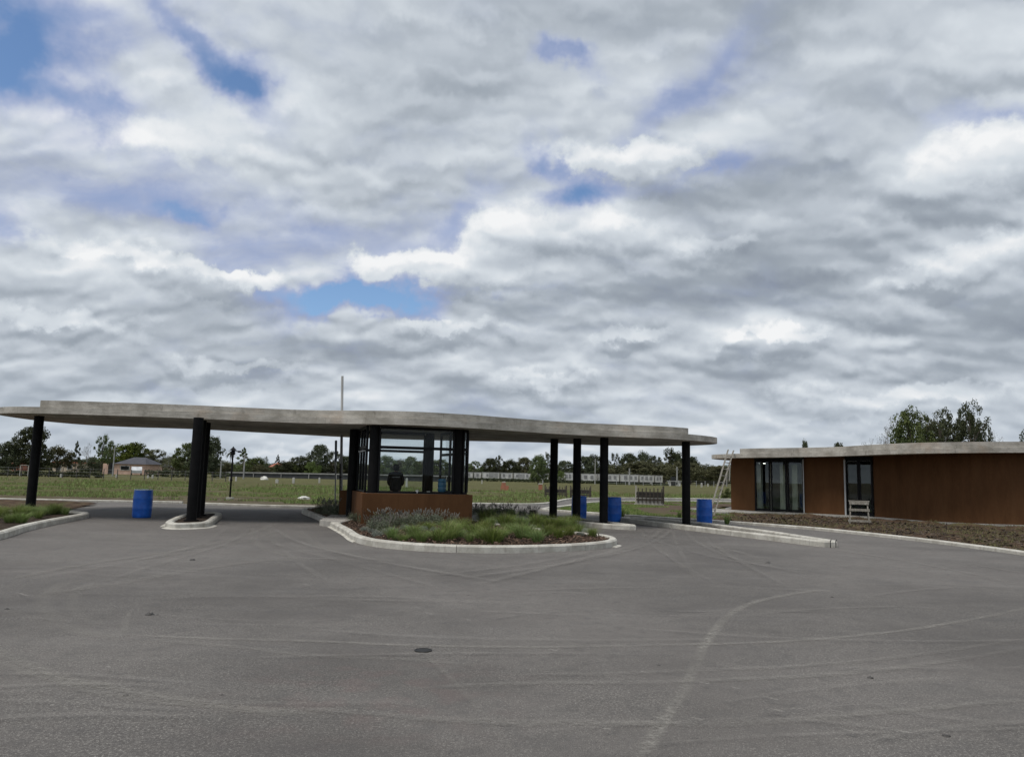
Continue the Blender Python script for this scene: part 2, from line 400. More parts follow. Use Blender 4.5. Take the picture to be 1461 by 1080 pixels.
# ------------------------------------------------------------------ camera, sun, sky
def make_camera():
    cam = bpy.data.cameras.new('camera'); o = bpy.data.objects.new('camera', cam); COL.objects.link(o)
    cam.sensor_width = 36; cam.lens = 36 * F / 1461; cam.clip_start = .05; cam.clip_end = 5000
    c, n = math.cos(ROLL), math.sin(ROLL)
    fw = Vector((0, math.cos(PITCH), math.sin(PITCH))); up = Vector((0, -math.sin(PITCH), math.cos(PITCH))); rt = Vector((1, 0, 0))
    r2 = rt * c + up * n; u2 = -rt * n + up * c
    m = Matrix((r2, u2, -fw)).transposed().to_4x4(); m.translation = (0, 0, EYE)
    o.matrix_world = m; scene.camera = o
make_camera()
SUN_DIR = Vector((-.40, -.30, 1.0)).normalized()      # towards the sun
sun = bpy.data.lights.new('sun', 'SUN'); sun.energy = 2.3; sun.angle = R(24); sun.color = (1., .955, .90)
so = bpy.data.objects.new('sun', sun); COL.objects.link(so); so.rotation_euler = SUN_DIR.to_track_quat('Z', 'Y').to_euler(); so.location = SUN_DIR * 60

def make_sky():
    w = bpy.data.worlds.new('World'); scene.world = w; w.use_nodes = True
    nt = NT(w.node_tree); bg = w.node_tree.nodes['Background']
    sky = nt.node('ShaderNodeTexSky', sky_type='NISHITA', sun_disc=False, sun_elevation=math.asin(SUN_DIR.z), sun_rotation=math.atan2(SUN_DIR.x, SUN_DIR.y), air_density=1.0, dust_density=.0, ozone_density=5.)
    d = coords(nt, 'Generated'); s = nt.node('ShaderNodeSeparateXYZ'); nt.l.new(d, s.inputs[0]); x, y, z = s.outputs
    zc = nt.m('ADD', nt.m('MAXIMUM', z, -.05), .42)
    def plane(k):
        h = nt.m('MULTIPLY', zc, k)
        c = nt.node('ShaderNodeCombineXYZ'); nt.put(c.inputs[0], nt.m('DIVIDE', x, h)); nt.put(c.inputs[1], nt.m('DIVIDE', y, h)); return c.outputs[0]
    p0, p1, p2 = plane(1.), plane(1.06), plane(1.02)
    az = nt.m('ARCTAN2', x, y); el = nt.m('ARCSINE', z)
    # ragged cloud edges: the coordinates of the gaps are pushed about by noise
    wn = nt.node('ShaderNodeTexNoise', {'Scale': 8., 'Detail': 5., 'Roughness': .6}); nt.l.new(d, wn.inputs['Vector'])
    ws = nt.node('ShaderNodeSeparateXYZ'); nt.l.new(wn.outputs['Color'], ws.inputs[0])
    azw = nt.m('ADD', az, nt.m('MULTIPLY', nt.m('SUBTRACT', ws.outputs[0], .5), .20)); elw = nt.m('ADD', el, nt.m('MULTIPLY', nt.m('SUBTRACT', ws.outputs[1], .5), .14))
    def blob(u, v, ru, rv, tilt, a, e, hard=False):
        q = ray(u, v).normalized(); a0 = math.atan2(q.x, q.y); e0 = math.asin(q.z)
        da = nt.m('SUBTRACT', a, a0); de = nt.m('SUBTRACT', e, e0); ct, st = math.cos(tilt), math.sin(tilt)
        ra, rb = ru / F / math.cos(e0), rv / F
        X = nt.m('ADD', nt.m('MULTIPLY', da, ct / ra), nt.m('MULTIPLY', de, st / ra)); Y = nt.m('ADD', nt.m('MULTIPLY', da, -st / rb), nt.m('MULTIPLY', de, ct / rb))
        r2 = nt.m('ADD', nt.m('MULTIPLY', X, X), nt.m('MULTIPLY', Y, Y))
        return nt.m('POWER', 2.718, nt.m('MULTIPLY', r2, -1.))
    def total(L, a, e):
        t = None
        for u, v, ru, rv, tilt, amp in L:
            k = nt.m('MULTIPLY', blob(u, v, ru, rv, R(tilt), a, e), amp); t = k if t is None else nt.m('ADD', t, k)
        return t
    gaps = total([(20, 40, 60, 62, 0, 1.15), (0, 95, 30, 60, 0, .6), (285, 75, 100, 26, -38, .95), (340, 112, 30, 34, 0, .75), (60, 130, 150, 60, 0, .28), (330, 60, 160, 60, -30, .25), (150, 240, 200, 60, 0, .25), (640, 330, 160, 60, 30, .22), (930, 160, 220, 70, 28, .25), (420, 330, 200, 60, 0, .22), (130, 25, 60, 30, 0, .5), (802, 100, 42, 15, -15, .85), (985, 130, 120, 30, 32, .52),
                  (780, 218, 40, 20, -20, .85), (835, 270, 50, 22, 15, 1.0), (1030, 232, 40, 14, 10, .6), (514, 426, 80, 22, 6, 2.7), (290, 303, 44, 14, 0, .72), (380, 360, 120, 34, 15, .40), (640, 310, 90, 30, 32, .40),
                  (0, 325, 60, 40, 0, .75), (100, 155, 120, 22, -10, .6), (1440, 150, 50, 26, 0, .62), (200, 270, 150, 26, 5, .35), (400, 405, 60, 18, -10, .6), (920, 270, 110, 22, 5, .45), (725, 420, 80, 12, 0, .4)], azw, elw)
    light = total([(270, 195, 190, 70, 0, .20), (1400, 215, 110, 46, 5, .30), (720, 320, 90, 40, 15, .30), (870, 310, 50, 28, 0, .32), (560, 372, 80, 26, 5, .26), (900, 225, 110, 26, 0, .26), (1180, 100, 130, 40, 12, .12), (1110, 475, 80, 22, 0, .22), (1020, 330, 110, 30, 5, .12),
                   (880, 130, 130, 30, 20, .14), (470, 30, 130, 60, 0, .14), (140, 200, 130, 30, 0, .14), (1420, 345, 90, 30, 10, .14), (200, 370, 220, 34, 0, .12), (1150, 590, 220, 34, 0, .22), (560, 640, 330, 30, 0, .10),
                   (1170, 265, 200, 40, 8, -.16), (1220, 330, 220, 40, 5, -.22), (1090, 395, 260, 40, 8, -.18), (760, 370, 80, 22, 0, -.12), (1330, 480, 230, 60, 5, -.16), (1050, 40, 300, 60, 0, -.14), (620, 160, 110, 90, 20, -.08), (200, 470, 260, 40, 0, -.06), (1090, 575, 60, 26, 0, -.20), (1000, 150, 90, 30, 30, -.12), (640, 500, 260, 34, 0, -.05), (1350, 600, 160, 30, 0, -.10), (380, 245, 190, 36, 10, -.05)],
                  nt.m('ADD', az, nt.m('MULTIPLY', nt.m('SUBTRACT', ws.outputs[0], .5), .10)), nt.m('ADD', el, nt.m('MULTIPLY', nt.m('SUBTRACT', ws.outputs[1], .5), .08)))
    def fbm(p, sc, det=5., ro=.55, off=(0, 0, 0)): return nt.noise(nt.mapping(p, (sc * .85, sc * 1.1, 1), off), 1., det, ro, .35)
    def puff(p, sc, det=2., off=(0, 0, 0)):
        n = nt.node('ShaderNodeTexVoronoi', {'Scale': 1., 'Detail': det, 'Roughness': .5, 'Lacunarity': 2.1, 'Smoothness': .55}, feature='SMOOTH_F1', voronoi_dimensions='2D', normalize=True)
        wv = nt.node('ShaderNodeVectorMath', operation='ADD'); nt.l.new(nt.mapping(p, (sc * .75, sc * 1.1, 1), off), wv.inputs[0])
        sc_ = nt.node('ShaderNodeVectorMath', operation='SCALE'); sc_.inputs['Scale'].default_value = .9; nt.l.new(wn.outputs['Color'], sc_.inputs[0]); nt.l.new(sc_.outputs[0], wv.inputs[1])
        nt.l.new(wv.outputs[0], n.inputs['Vector']); return n.outputs['Distance']
    n0 = fbm(p0, 2.4, 5., .50); n1 = fbm(p1, 2.4, 5., .50)
    f0 = fbm(p0, 8., 5., .58, (5, 2, 0))
    v0 = puff(p0, 5.0); v1 = puff(p2, 5.0)
    relief = nt.m('ADD', nt.m('MULTIPLY', nt.m('SUBTRACT', n0, n1), .85), nt.m('MULTIPLY', nt.m('SUBTRACT', v1, v0), 1.25))
    w0 = puff(p0, 12., 1., (3, 1, 0)); w1 = puff(plane(1.013), 12., 1., (3, 1, 0)); relief = nt.m('ADD', relief, nt.m('MULTIPLY', nt.m('SUBTRACT', w1, w0), nt.maprange(n0, .42, .66, .12, .75)))
    soft = nt.m('SUBTRACT', n0, .5); fine = nt.m('SUBTRACT', f0, .5)
    br = nt.m('ADD', nt.m('ADD', .485, light), nt.m('ADD', relief, nt.m('ADD', nt.m('MULTIPLY', soft, .42), nt.m('ADD', nt.m('MULTIPLY', fine, .13), nt.m('MULTIPLY', nt.m('SUBTRACT', .45, v0), .20)))))
    # a few crisp cumulus heads: lit along the upper rim, greyer below
    w2 = nt.node('ShaderNodeTexNoise', {'Scale': 17., 'Detail': 6., 'Roughness': .6}); nt.l.new(d, w2.inputs['Vector'])
    s2 = nt.node('ShaderNodeSeparateXYZ'); nt.l.new(w2.outputs['Color'], s2.inputs[0])
    a2 = nt.m('ADD', az, nt.m('MULTIPLY', nt.m('SUBTRACT', s2.outputs[0], .5), .15)); e2 = nt.m('ADD', el, nt.m('MULTIPLY', nt.m('SUBTRACT', s2.outputs[1], .5), .085))
    heads = [(555, 380, 70, 24, 4, 1.1), (715, 338, 70, 42, 18, 1.1), (690, 385, 60, 26, 0, .9), (875, 330, 60, 30, 0, 1.1), (905, 228, 105, 24, -3, 1.1), (1405, 225, 95, 38, 6, 1.2), (1110, 482, 70, 14, 4, 1.), (890, 478, 60, 14, 0, .9), (1200, 590, 120, 14, 4, 1.), (1420, 352, 60, 18, 8, .8), (250, 205, 120, 40, -5, .6), (1330, 400, 90, 16, 6, .8), (150, 360, 130, 18, -4, .65), (330, 395, 90, 16, -6, .85), (1010, 350, 70, 20, 4, .8), (330, 520, 120, 12, 0, .8), (640, 470, 110, 14, 3, .8), (80, 455, 120, 14, 0, .8), (1340, 560, 120, 12, 3, .8), (770, 540, 110, 11, 0, .75), (420, 655, 90, 12, 0, .9), (1130, 560, 60, 20, 0, .8)]
    m0 = nt.maprange(total(heads, a2, e2), .26, .76); m1 = nt.maprange(total(heads, a2, nt.m('ADD', e2, .018)), .26, .76)
    rim = nt.m('SUBTRACT', m0, m1)
    br = nt.m('ADD', br, nt.m('ADD', nt.m('MULTIPLY', m0, .03), nt.m('ADD', nt.m('MULTIPLY', nt.m('MAXIMUM', rim, 0.), .17), nt.m('MULTIPLY', nt.m('MINIMUM', rim, 0.), .11))))
    gaps_cut = nt.m('MULTIPLY', m0, .75)
    ramp = nt.node('ShaderNodeValToRGB'); e = ramp.color_ramp; nt.put(ramp.inputs[0], br)
    e.elements[0].position = .0; e.elements[0].color = (.24, .275, .33, 1); e.elements[1].position = 1.; e.elements[1].color = (.90, .91, .92, 1)
    for pos, c in ((.28, (.34, .385, .44)), (.5, (.50, .55, .61)), (.72, (.66, .71, .76))): k = e.elements.new(pos); k.color = c4(c)
    # thin cloud: blue shining through
    g = nt.m('SUBTRACT', nt.m('SUBTRACT', gaps, gaps_cut), nt.m('MULTIPLY', nt.m('ADD', soft, nt.m('MULTIPLY', fine, .9)), 1.1))
    veil = nt.maprange(g, .02, .85); clear = nt.maprange(g, .46, 1.55)
    thin = nt.mix(nt.m('MULTIPLY', veil, .72), ramp.outputs[0], (.30, .365, .60))
    skyc = nt.mix(1., sky.outputs[0], (.125, .125, .125), 'MULTIPLY')
    # low clear air in the bright gap above the horizon
    col = nt.mix(clear, thin, skyc)
    # towards the horizon clouds merge into a pale band; below it only ground light
    col = nt.mix(nt.maprange(z, .02, .13, .45, 0.), col, (.52, .585, .66))
    col = nt.mix(nt.maprange(z, -.04, 0., 1., 0.), col, (.10, .10, .09))
    nt.put(bg.inputs[0], col); bg.inputs[1].default_value = 1.
make_sky()
scene.view_settings.view_transform = 'Standard'; scene.view_settings.look = 'None'; scene.view_settings.exposure = 0.; scene.view_settings.gamma = 1.; scene.view_settings.use_curve_mapping = False
scene.cycles.max_bounces = 8; scene.cycles.transparent_max_bounces = 16
# ------------------------------------------------------------------ the ground, the roads, kerbs
def xy(L): return [(p[0], p[1]) for p in L]
def G(L, z=0.): return [(gp(u, v, z).x, gp(u, v, z).y) for u, v in L]

tag(MB().sheet([(-1500, -300), (1500, -300), (1500, 2600), (-1500, 2600)], -.03).build('ground', M['field']), kind='structure')

kerb_right = spline([(1.72, 37.2, 0), (2.3, 36.6, 0), (3.0, 35.7, 0), (4.2, 34.5, 0), (5.2, 33.5, 0), (6.35, 32.35, 0), (8.1, 30.85, 0), (9.6, 29.3, 0), (10.84, 27.6, 0), (11.7, 25.6, 0), (12.4, 23.4, 0), (12.8, 21.2, 0), (13.0, 19.2, 0), (13.05, 14, 0), (12.8, 6, 0), (12.4, -40, 0)], 5)
far_left = [(-60, 32.5), (-40, 33.6), (-22.5, 34.5), (-18.9, 34.95), (-14.9, 35.5)]
far_left2 = [(-13.8, 34.9), (-12.0, 34.45), (-10, 34.2), (-8.4, 34.6)]
far_mid = spline([(-8.4, 34.6, 0), (-6.5, 36.6, 0), (-4.4, 39.8, 0), (-2.0, 42.3, 0), (.4, 43.0, 0), (1.6, 43.9, 0), (2.5, 46., 0), (3.2, 49.5, 0), (4.3, 54.4, 0), (5.7, 57.0, 0), (8.5, 59.8, 0), (13, 62.5, 0), (24, 66, 0), (50, 71, 0)], 4)
patch_back = spline([(1.72, 37.2, 0), (2.2, 39.2, 0), (3.4, 42.6, 0), (4.6, 47.0, 0), (6.2, 50.3, 0), (9.0, 53.2, 0), (14., 56.3, 0), (26., 60., 0), (50, 64.5, 0)], 4)
road = far_left + far_left2 + xy(far_mid) + [(50, 64.5)] + xy(patch_back)[::-1] + xy(kerb_right)[1:] + [(-60, -40)]
tag(MB().sheet(road, 0.).build('road', M['asphalt']), kind='structure')

LOW = [(0, -.03), (0, .075), (.03, .095), (.22, .095), (.25, .075), (.25, -.03)]
HIGH = [(0, -.03), (0, .125), (.035, .16), (.165, .16), (.20, .125), (.20, -.03)]
def kerb_line(path, prof, seg=3.2, gap=.012, closed=False):
    mb = MB(); P = [Vector((p[0], p[1], 0)) for p in path]
    if closed: P.append(P[0])
    cur = [P[0]]; acc = 0.
    for a, b in zip(P, P[1:]):
        L = (b - a).length; t = 0.
        while acc + (L - t) > seg:
            t += seg - acc; q = a.lerp(b, t / L); cur.append(q); mb.sweep(cur, prof)
            dirn = (b - a).normalized(); cur = [q + dirn * gap]; acc = gap; t += gap
            if t >= L: break
        acc += max(0, L - t)
        if (cur[-1] - b).length > .03: cur.append(b)
    if len(cur) > 1: mb.sweep(cur, prof)
    return mb
kb = MB()
for path in ([(-60, 32.5), (-40, 33.6), (-22.5, 34.5), (-18.9, 34.95), (-14.9, 35.5)], far_left2, xy(far_mid)):
    m_ = kerb_line(path, LOW); kb.add(m_.v, m_.f)
tag(kb.build('kerb', M['kerb']), kind='structure')
m_ = kerb_line(xy(kerb_right)[::-1], LOW); tag(m_.build('kerb', M['kerb']), kind='structure')
m_ = kerb_line(xy(patch_back), LOW); tag(m_.build('kerb', M['kerb']), kind='structure')

def bumpy(poly, cell, zf):
    poly = ccw(poly); xs = [p[0] for p in poly]; ys = [p[1] for p in poly]; mb = MB(); ids = {}
    nx = int((max(xs) - min(xs)) / cell) + 2; ny = int((max(ys) - min(ys)) / cell) + 2
    def vid(i, j):
        if (i, j) not in ids:
            x = min(xs) + i * cell; y = min(ys) + j * cell; ids[(i, j)] = len(mb.v); mb.v.append((x, y, zf(x, y)))
        return ids[(i, j)]
    for i in range(nx):
        for j in range(ny):
            if inside((min(xs) + (i + .5) * cell, min(ys) + (j + .5) * cell), poly):
                mb.f.append((vid(i, j), vid(i + 1, j), vid(i + 1, j + 1), vid(i, j + 1))); mb.m.append(0)
    return mb
# grass patch in the fork of the roads and the bare strip in front of the building
def patch_z(x, y): return .04 + .05 * noise.noise((x * .7, y * .7, 3)) + .03 * noise.noise((x * 2.5, y * 2.5, 1))
patch = [(2.0, 37.6), (4.3, 34.9), (6.35, 32.75), (8.1, 31.25), (10.4, 36.), (11., 42.), (13., 47.5), (30., 47.), (50, 62), (26, 59.4), (14., 55.8), (9.1, 52.8), (6.4, 50.), (4.9, 46.9), (3.7, 42.5), (2.4, 39.)]
tag(bumpy(patch, .3, patch_z).build('lawn_patch', M['patch'], smooth=True), kind='structure')
WALL = [(11.54, 40.3), (12.12, 38.85)]
def wall_y(x):
    L = [(8., 39.), (11.5, 38.6), (14.4, 37.2), (16.8, 35.0), (17.6, 32.4), (19.3, 31.4), (21., 31.2), (28., 31.6), (40, 31)]
    for (a, b), (c, d) in zip(L, L[1:]):
        if a <= x <= c: return b + (d - b) * (x - a) / (c - a)
    return 31.
def strip_z(x, y):
    d = wall_y(x) - y
    return .05 + .07 * noise.noise((x * .5, y * .5, 7)) + .05 * noise.noise((x * 1.7, y * 1.7, 2)) + .035 * noise.noise((x * 5, y * 5, 5)) + (.08 + .20 * max(0., noise.noise((x * .9, y * .9, 4)))) * max(0., 1 - abs(d - 1.6) / 1.5)
strip = [(8.1, 31.1), (9.85, 29.4), (11.05, 27.7), (11.95, 25.7), (12.65, 23.4), (13.05, 21.2), (13.25, 19.2), (13.3, 12), (40, 12), (40, 31.9), (21, 31.9), (17.5, 33.3), (16.9, 36.), (14.5, 38.), (12.2, 39), (11., 38.9), (10.2, 36.)]
tag(bumpy(strip, .16, strip_z).build('bare_soil_strip', M['dirt'], smooth=True), kind='structure')
tag(bumpy([(-60, 24.0), (-15.9, 25.2), (-15.6, 26.5), (-17.3, 32.6), (-18.5, 34.6), (-22.5, 34.4), (-40, 33.5), (-60, 32.4)], .35, lambda x, y: .035 + .06 * noise.noise((x * .8, y * .8, 1)) + .03 * noise.noise((x * 3, y * 3, 1))).build('bare_soil_verge', M['dirt'], smooth=True), kind='structure')

# pale wheel tracks of dust left on the asphalt (one layer of the road surface)
def dust_layer():
    vs = []; fs = []; edge = []; amt = []
    def track(pix, w, a=1., z=.004):
        P = spline([gp(u, v) for u, v in pix], 10); n = len(P); b = len(vs)
        for i, p in enumerate(P):
            d = (P[min(i + 1, n - 1)] - P[max(i - 1, 0)]).normalized(); nn = Vector((-d.y, d.x, 0)); f = min(1., min(i, n - 1 - i) / 6.)
            for o, e in ((-.62, 0.), (-.14, 1.), (.14, 1.), (.62, 0.)):
                q = p + nn * o * w * (1 + .35 * noise.noise((i * .35, o, w))); vs.append((q.x, q.y, z)); edge.append(e * f); amt.append(a * .9)
        for i in range(n - 1):
            for k in range(3): fs.append((b + i * 4 + k, b + i * 4 + k + 1, b + i * 4 + 5 + k, b + i * 4 + 4 + k))
    T = [([(1180, 842), (1140, 846), (1080, 858), (1040, 878), (1012, 910), (992, 950), (966, 1000), (940, 1040), (905, 1095)], .17, .95),
         ([(175, 906), (300, 911), (450, 915), (600, 921), (730, 923), (860, 922), (960, 920), (1100, 916), (1200, 909), (1300, 898), (1400, 881), (1500, 860)], .14, .72),
         ([(200, 913), (330, 922), (430, 934), (560, 940), (700, 950)], .16, .45),
         ([(-40, 905), (0, 930), (60, 957), (130, 976), (250, 996), (350, 1010), (470, 1020)], .20, .65), ([(-40, 920), (10, 948), (80, 972), (180, 995), (300, 1008), (440, 1024)], .16, .5),
         ([(600, 928), (640, 965), (690, 1020), (745, 1090)], .09, .40),
         ([(150, 822), (90, 834), (64, 852), (66, 872), (90, 892), (135, 906), (185, 909)], .30, .5), ([(150, 830), (112, 842), (103, 860), (112, 878), (150, 896)], .22, .42), ([(187, 868), (180, 890), (178, 908)], .12, .55),
         ([(0, 830), (60, 817), (130, 804), (210, 792), (300, 777), (370, 757), (420, 735)], .30, .55), ([(190, 800), (270, 788), (350, 772), (410, 752)], .30, .4), ([(360, 752), (362, 768), (380, 785), (430, 797)], .28, .5), ([(420, 752), (450, 775), (500, 792), (590, 805)], .30, .42), ([(30, 852), (160, 834), (330, 806), (420, 797), (540, 800)], .35, .34),
         ([(730, 963), (860, 962), (1000, 957), (1150, 950), (1300, 936), (1461, 912)], .15, .42), ([(560, 985), (730, 976), (860, 975), (1000, 972), (1200, 962), (1350, 944), (1480, 922)], .16, .46),
         ([(560, 1026), (730, 1030), (900, 1033), (1060, 1033), (1250, 1018), (1380, 1006), (1500, 996)], .16, .45), ([(400, 1010), (520, 1018), (680, 1032), (820, 1036)], .14, .4),
         ([(905, 772), (990, 777), (1050, 787), (1085, 800), (1075, 806)], .30, .45), ([(880, 762), (960, 768), (1020, 780), (1040, 792)], .26, .35), ([(1461, 838), (1400, 822), (1320, 806), (1240, 792), (1150, 780)], .28, .4), ([(1480, 822), (1400, 808), (1320, 798)], .3, .32),
         ([(960, 874), (990, 873), (1080, 872), (1200, 874)], .10, .35), ([(0, 870), (30, 880), (120, 890)], .2, .3), ([(620, 870), (700, 855), (790, 846), (850, 850)], .2, .22)]
    r = random.Random(3)
    for i, (pix, w, a) in enumerate(T): track(pix, w * .8, a * (1.25 if i < 2 else 1.15), .004 + .0004 * i)
    for i in range(34):       # many faint single wheel passes sweeping round the islands
        u0, v0 = r.uniform(-60, 1500), r.uniform(800, 1060); s = r.uniform(160, 420); c = r.uniform(-30, 30) * (v0 - 700) / 300; t = r.uniform(-.10, .10) * (v0 - 700) / 250
        track([(u0 - s, v0 + t * s * .5 + c), (u0 - s * .4, v0 + c * .2), (u0 + s * .3, v0 - t * s * .3), (u0 + s, v0 - t * s + c)], r.uniform(.04, .12), r.uniform(.16, .38), .018 + .0004 * i)
    for i in range(14):       # passes through the two lanes
        u0 = r.choice([r.uniform(330, 430), r.uniform(900, 1000)]); d = r.uniform(-1, 1)
        track([(u0, r.uniform(745, 757)), (u0 + d * 40, 775), (u0 + d * 150, 802), (u0 + d * 380, r.uniform(825, 860))], r.uniform(.10, .22), r.uniform(.22, .42), .034 + .0004 * i)
    scr = [(1100, 1003, 26), (1085, 1002, 20), (1110, 1021, 22), (1290, 1052, 30), (1210, 1050, 26), (1050, 988, 14), (1005, 981, 20), (920, 965, 16), (857, 947, 14), (790, 933, 14), (995, 1033, 20), (940, 1032, 16), (865, 1048, 16), (1190, 1021, 26), (920, 1037, 12), (222, 825, 14), (32, 852, 20), (625, 862, 10), (437, 838, 8), (612, 880, 12), (668, 889, 10), (700, 903, 10), (596, 871, 10), (155, 958, 10), (75, 1014, 8), (1300, 908, 8), (745, 866, 8), (660, 838, 8), (1329, 785, 24), (555, 855, 8), (500, 852, 7), (320, 872, 10), (840, 876, 9), (1180, 885, 9)]
    for u, v, L in scr:
        s = r.uniform(.1, .32); track([(u - L / 2, v - L * s / 2), (u, v), (u + L / 2, v + L * s / 2)], r.uniform(.02, .04), 1.0, .041)
    me = bpy.data.meshes.new('road_dust'); me.from_pydata(vs, [], fs)
    for nm, dat in (('edge', edge), ('amt', amt)): me.attributes.new(nm, 'FLOAT', 'POINT').data.foreach_set('value', dat)
    me.materials.append(M['dust']); o = bpy.data.objects.new('road_dust', me); COL.objects.link(o); tag(o, kind='structure')
dust_layer()

# ------------------------------------------------------------------ traffic islands
def island(name, outline, label, fill='soil', kw=None, group='raised kerb islands at the gate', gutter=None, fill_z=.115):
    root = empty(name, (0, 0, 0), label=label, cat='traffic island', group=group)
    O = ccw(outline)
    kerb_line(O, HIGH, closed=True).build('kerb_ring', M['kerb'], root)
    inn = offset(O, .185)
    if fill == 'slab': MB().prism(inn, -.02, fill_z).build('infill', M['slab'], root)
    else: bumpy(offset(O, .10), .12, lambda x, y: fill_z - .01 + .025 * noise.noise((x * 2, y * 2, 3))).build('bed_soil', M[fill], root, smooth=True)
    if gutter:
        P = [Vector((p[0], p[1])) for p in O]
        for (i0, i1), w in gutter:
            n = len(P); a = [P[(int(i0 * n) + k) % n] for k in range(max(2, int(((i1 - i0) % 1) * n)))]
            g = MB(); g.sweep(a, [(.02, -.01), (.02, .03), (-w * .55, .016), (-w, .004), (-w, -.01)]); g.build('gutter_apron', M['kerb'], root)
    return root
bedA = spline([(-10.6, 14.2, 0), (-11.15, 17.2, 0), (-11.9, 19.3, 0), (-12.5, 21.4, 0), (-12.95, 23.4, 0), (-13.25, 24.6, 0), (-13.6, 25.2, 0), (-14.3, 25.55, 0), (-15.4, 25.5, 0), (-17.5, 24.6, 0), (-19.5, 20, 0), (-19, 14, 0)], 4)
bedA += [Vector((-18.6, 10, 0)), Vector((-10.0, 10, 0))]
island('planted_island', bedA, 'long kerbed bed of grass plants at the left edge under the end column')
iB = spline([(-9.42, 21.55, 0), (-9.0, 21.15, 0), (-8.55, 21.6, 0), (-8.5, 22.3, 0), (-9.1, 24.4, 0), (-9.62, 26.2, 0), (-10.05, 26.9, 0), (-10.6, 26.75, 0), (-10.75, 26.2, 0), (-10.35, 24.4, 0), (-9.75, 22.3, 0)], 4, True)
island('column_island', iB, 'small rounded kerb island holding three black columns beside the blue drum', gutter=[((0., .33), .13), ((.86, 1.0), .13)])
cen = spline([(-8.1, 30.5, 0), (-6.75, 27.1, 0), (-5.5, 23.8, 0), (-4.35, 20.7, 0), (-3.75, 18.9, 0), (-3.1, 17.75, 0), (-2.2, 17.05, 0), (-1.3, 16.8, 0), (-.2, 16.85, 0), (.95, 17.35, 0), (1.85, 18.05, 0), (2.5, 18.9, 0), (2.75, 19.9, 0), (2.5, 21.0, 0), (1.4, 22.2, 0), (.1, 23.7, 0), (-1.6, 27.0, 0), (-3.4, 30.6, 0), (-5.2, 32.9, 0), (-6.8, 33.2, 0), (-7.8, 32.2, 0)], 5, True)
island('planted_island', cen, 'large kerbed bed of lavender and grasses wrapped around the guard booth', gutter=[((.09, .22), .07), ((.53, .57), .12)])
r1 = [(1.0, 29.3), (1.05, 29.0), (2.92, 25.75), (3.1, 25.55), (3.9, 25.15), (4.12, 25.2), (4.15, 25.5), (2.25, 29.5), (1.5, 30.0), (1.1, 29.8)]
island('column_island', r1, 'narrow kerb strip holding the three black columns between lanes')
r2 = [(4.15, 29.6), (6.2, 25.05), (8.1, 20.6), (8.25, 20.4), (8.6, 20.45), (8.72, 20.75), (8.15, 23.9), (7.15, 27.3), (5.3, 30.2), (4.6, 30.3)]
island('column_island', r2, 'long tapering kerb strip with the last right column on it', fill='soil', fill_z=.07)
# concrete doorstep beside the booth
tag(MB().prism(G([(456, 741.5), (472, 734), (508, 733.2), (513, 738.5), (486, 745)], .175), -.02, .172).build('doorstep', M['slab'], bevel=.01), 'flat concrete doorstep beside the kerb left of the booth', 'doorstep')

# ------------------------------------------------------------------ entrance canopy
near = [(-17.0, 25.6), (-16.55, 24.75), (-15.6, 24.05), (-14.58, 23.72), (-13.5, 23.5), (-12.4, 23.45), (-11.2, 23.4), (-9.6, 23.5), (-8.0, 23.75), (-6.55, 23.85), (-5.4, 23.6), (-4.2, 23.15), (-2.9, 22.95), (-1.3, 23.4), (0., 24.15), (1.1, 24.8), (2.25, 25.25), (3.5, 25.45), (4.4, 25.52), (5.2, 25.65), (6.0, 26.05), (6.8, 26.75), (7.35, 27.5)]
farp = [(7.5, 28.2), (7.4, 29.1), (7.1, 30.0), (6.7, 30.8), (5.8, 31.9), (4.5, 32.7), (3.2, 32.9), (1.6, 32.2), (0, 32.5), (-1.9, 33.2), (-4.7, 34.0), (-7.1, 33.8), (-8.6, 33.0), (-10.6, 32.0), (-12.2, 31.1), (-13.8, 31.0), (-15.5, 31.15), (-16.7, 30.7), (-17.25, 29.6), (-17.45, 28.4), (-17.35, 27.2)]
C_OUT = ccw(xy(spline([(x, y, 0) for x, y in near + farp], 5, True)))
def soffit(x, y): return 3.04 - .011 * x
canopy = empty('entrance_canopy', (0, 0, 0), label='long wavy concrete canopy on black columns spanning the gate lanes', cat='canopy')
MB().prism(C_OUT, soffit, lambda x, y: soffit(x, y) + .205).build('roof_slab', M['concrete'], canopy)
up = [p for p in offset(C_OUT, .05)]
up = [(max(-14.62, min(6.05, p[0])), p[1]) for p in up]
clean = []
for p in up:
    if not clean or (Vector(p) - Vector(clean[-1])).length > .02: clean.append(p)
MB().prism(clean, lambda x, y: soffit(x, y) + .202, lambda x, y: soffit(x, y) + .41).build('parapet_band', M['concrete'], canopy)
COLS = [(-15.42, 25.15, .1), (-9.32, 22.95, .1), (-9.78, 24.35, .1), (-10.15, 25.65, .1), (1.63, 28.66, .1), (2.4, 27.68, .1), (3.21, 26.38, .1), (6.17, 27.1, .05)]
for x, y, z in COLS:
    m_ = MB(); m_.lathe([(.145, z), (.145, soffit(x, y) - .002)], (x, y, 0), 24); m_.lathe([(.21, z + .0), (.21, z + .045), (.15, z + .047)], (x, y, 0), 24)
    m_.build('column', M['black'], canopy, smooth=True)
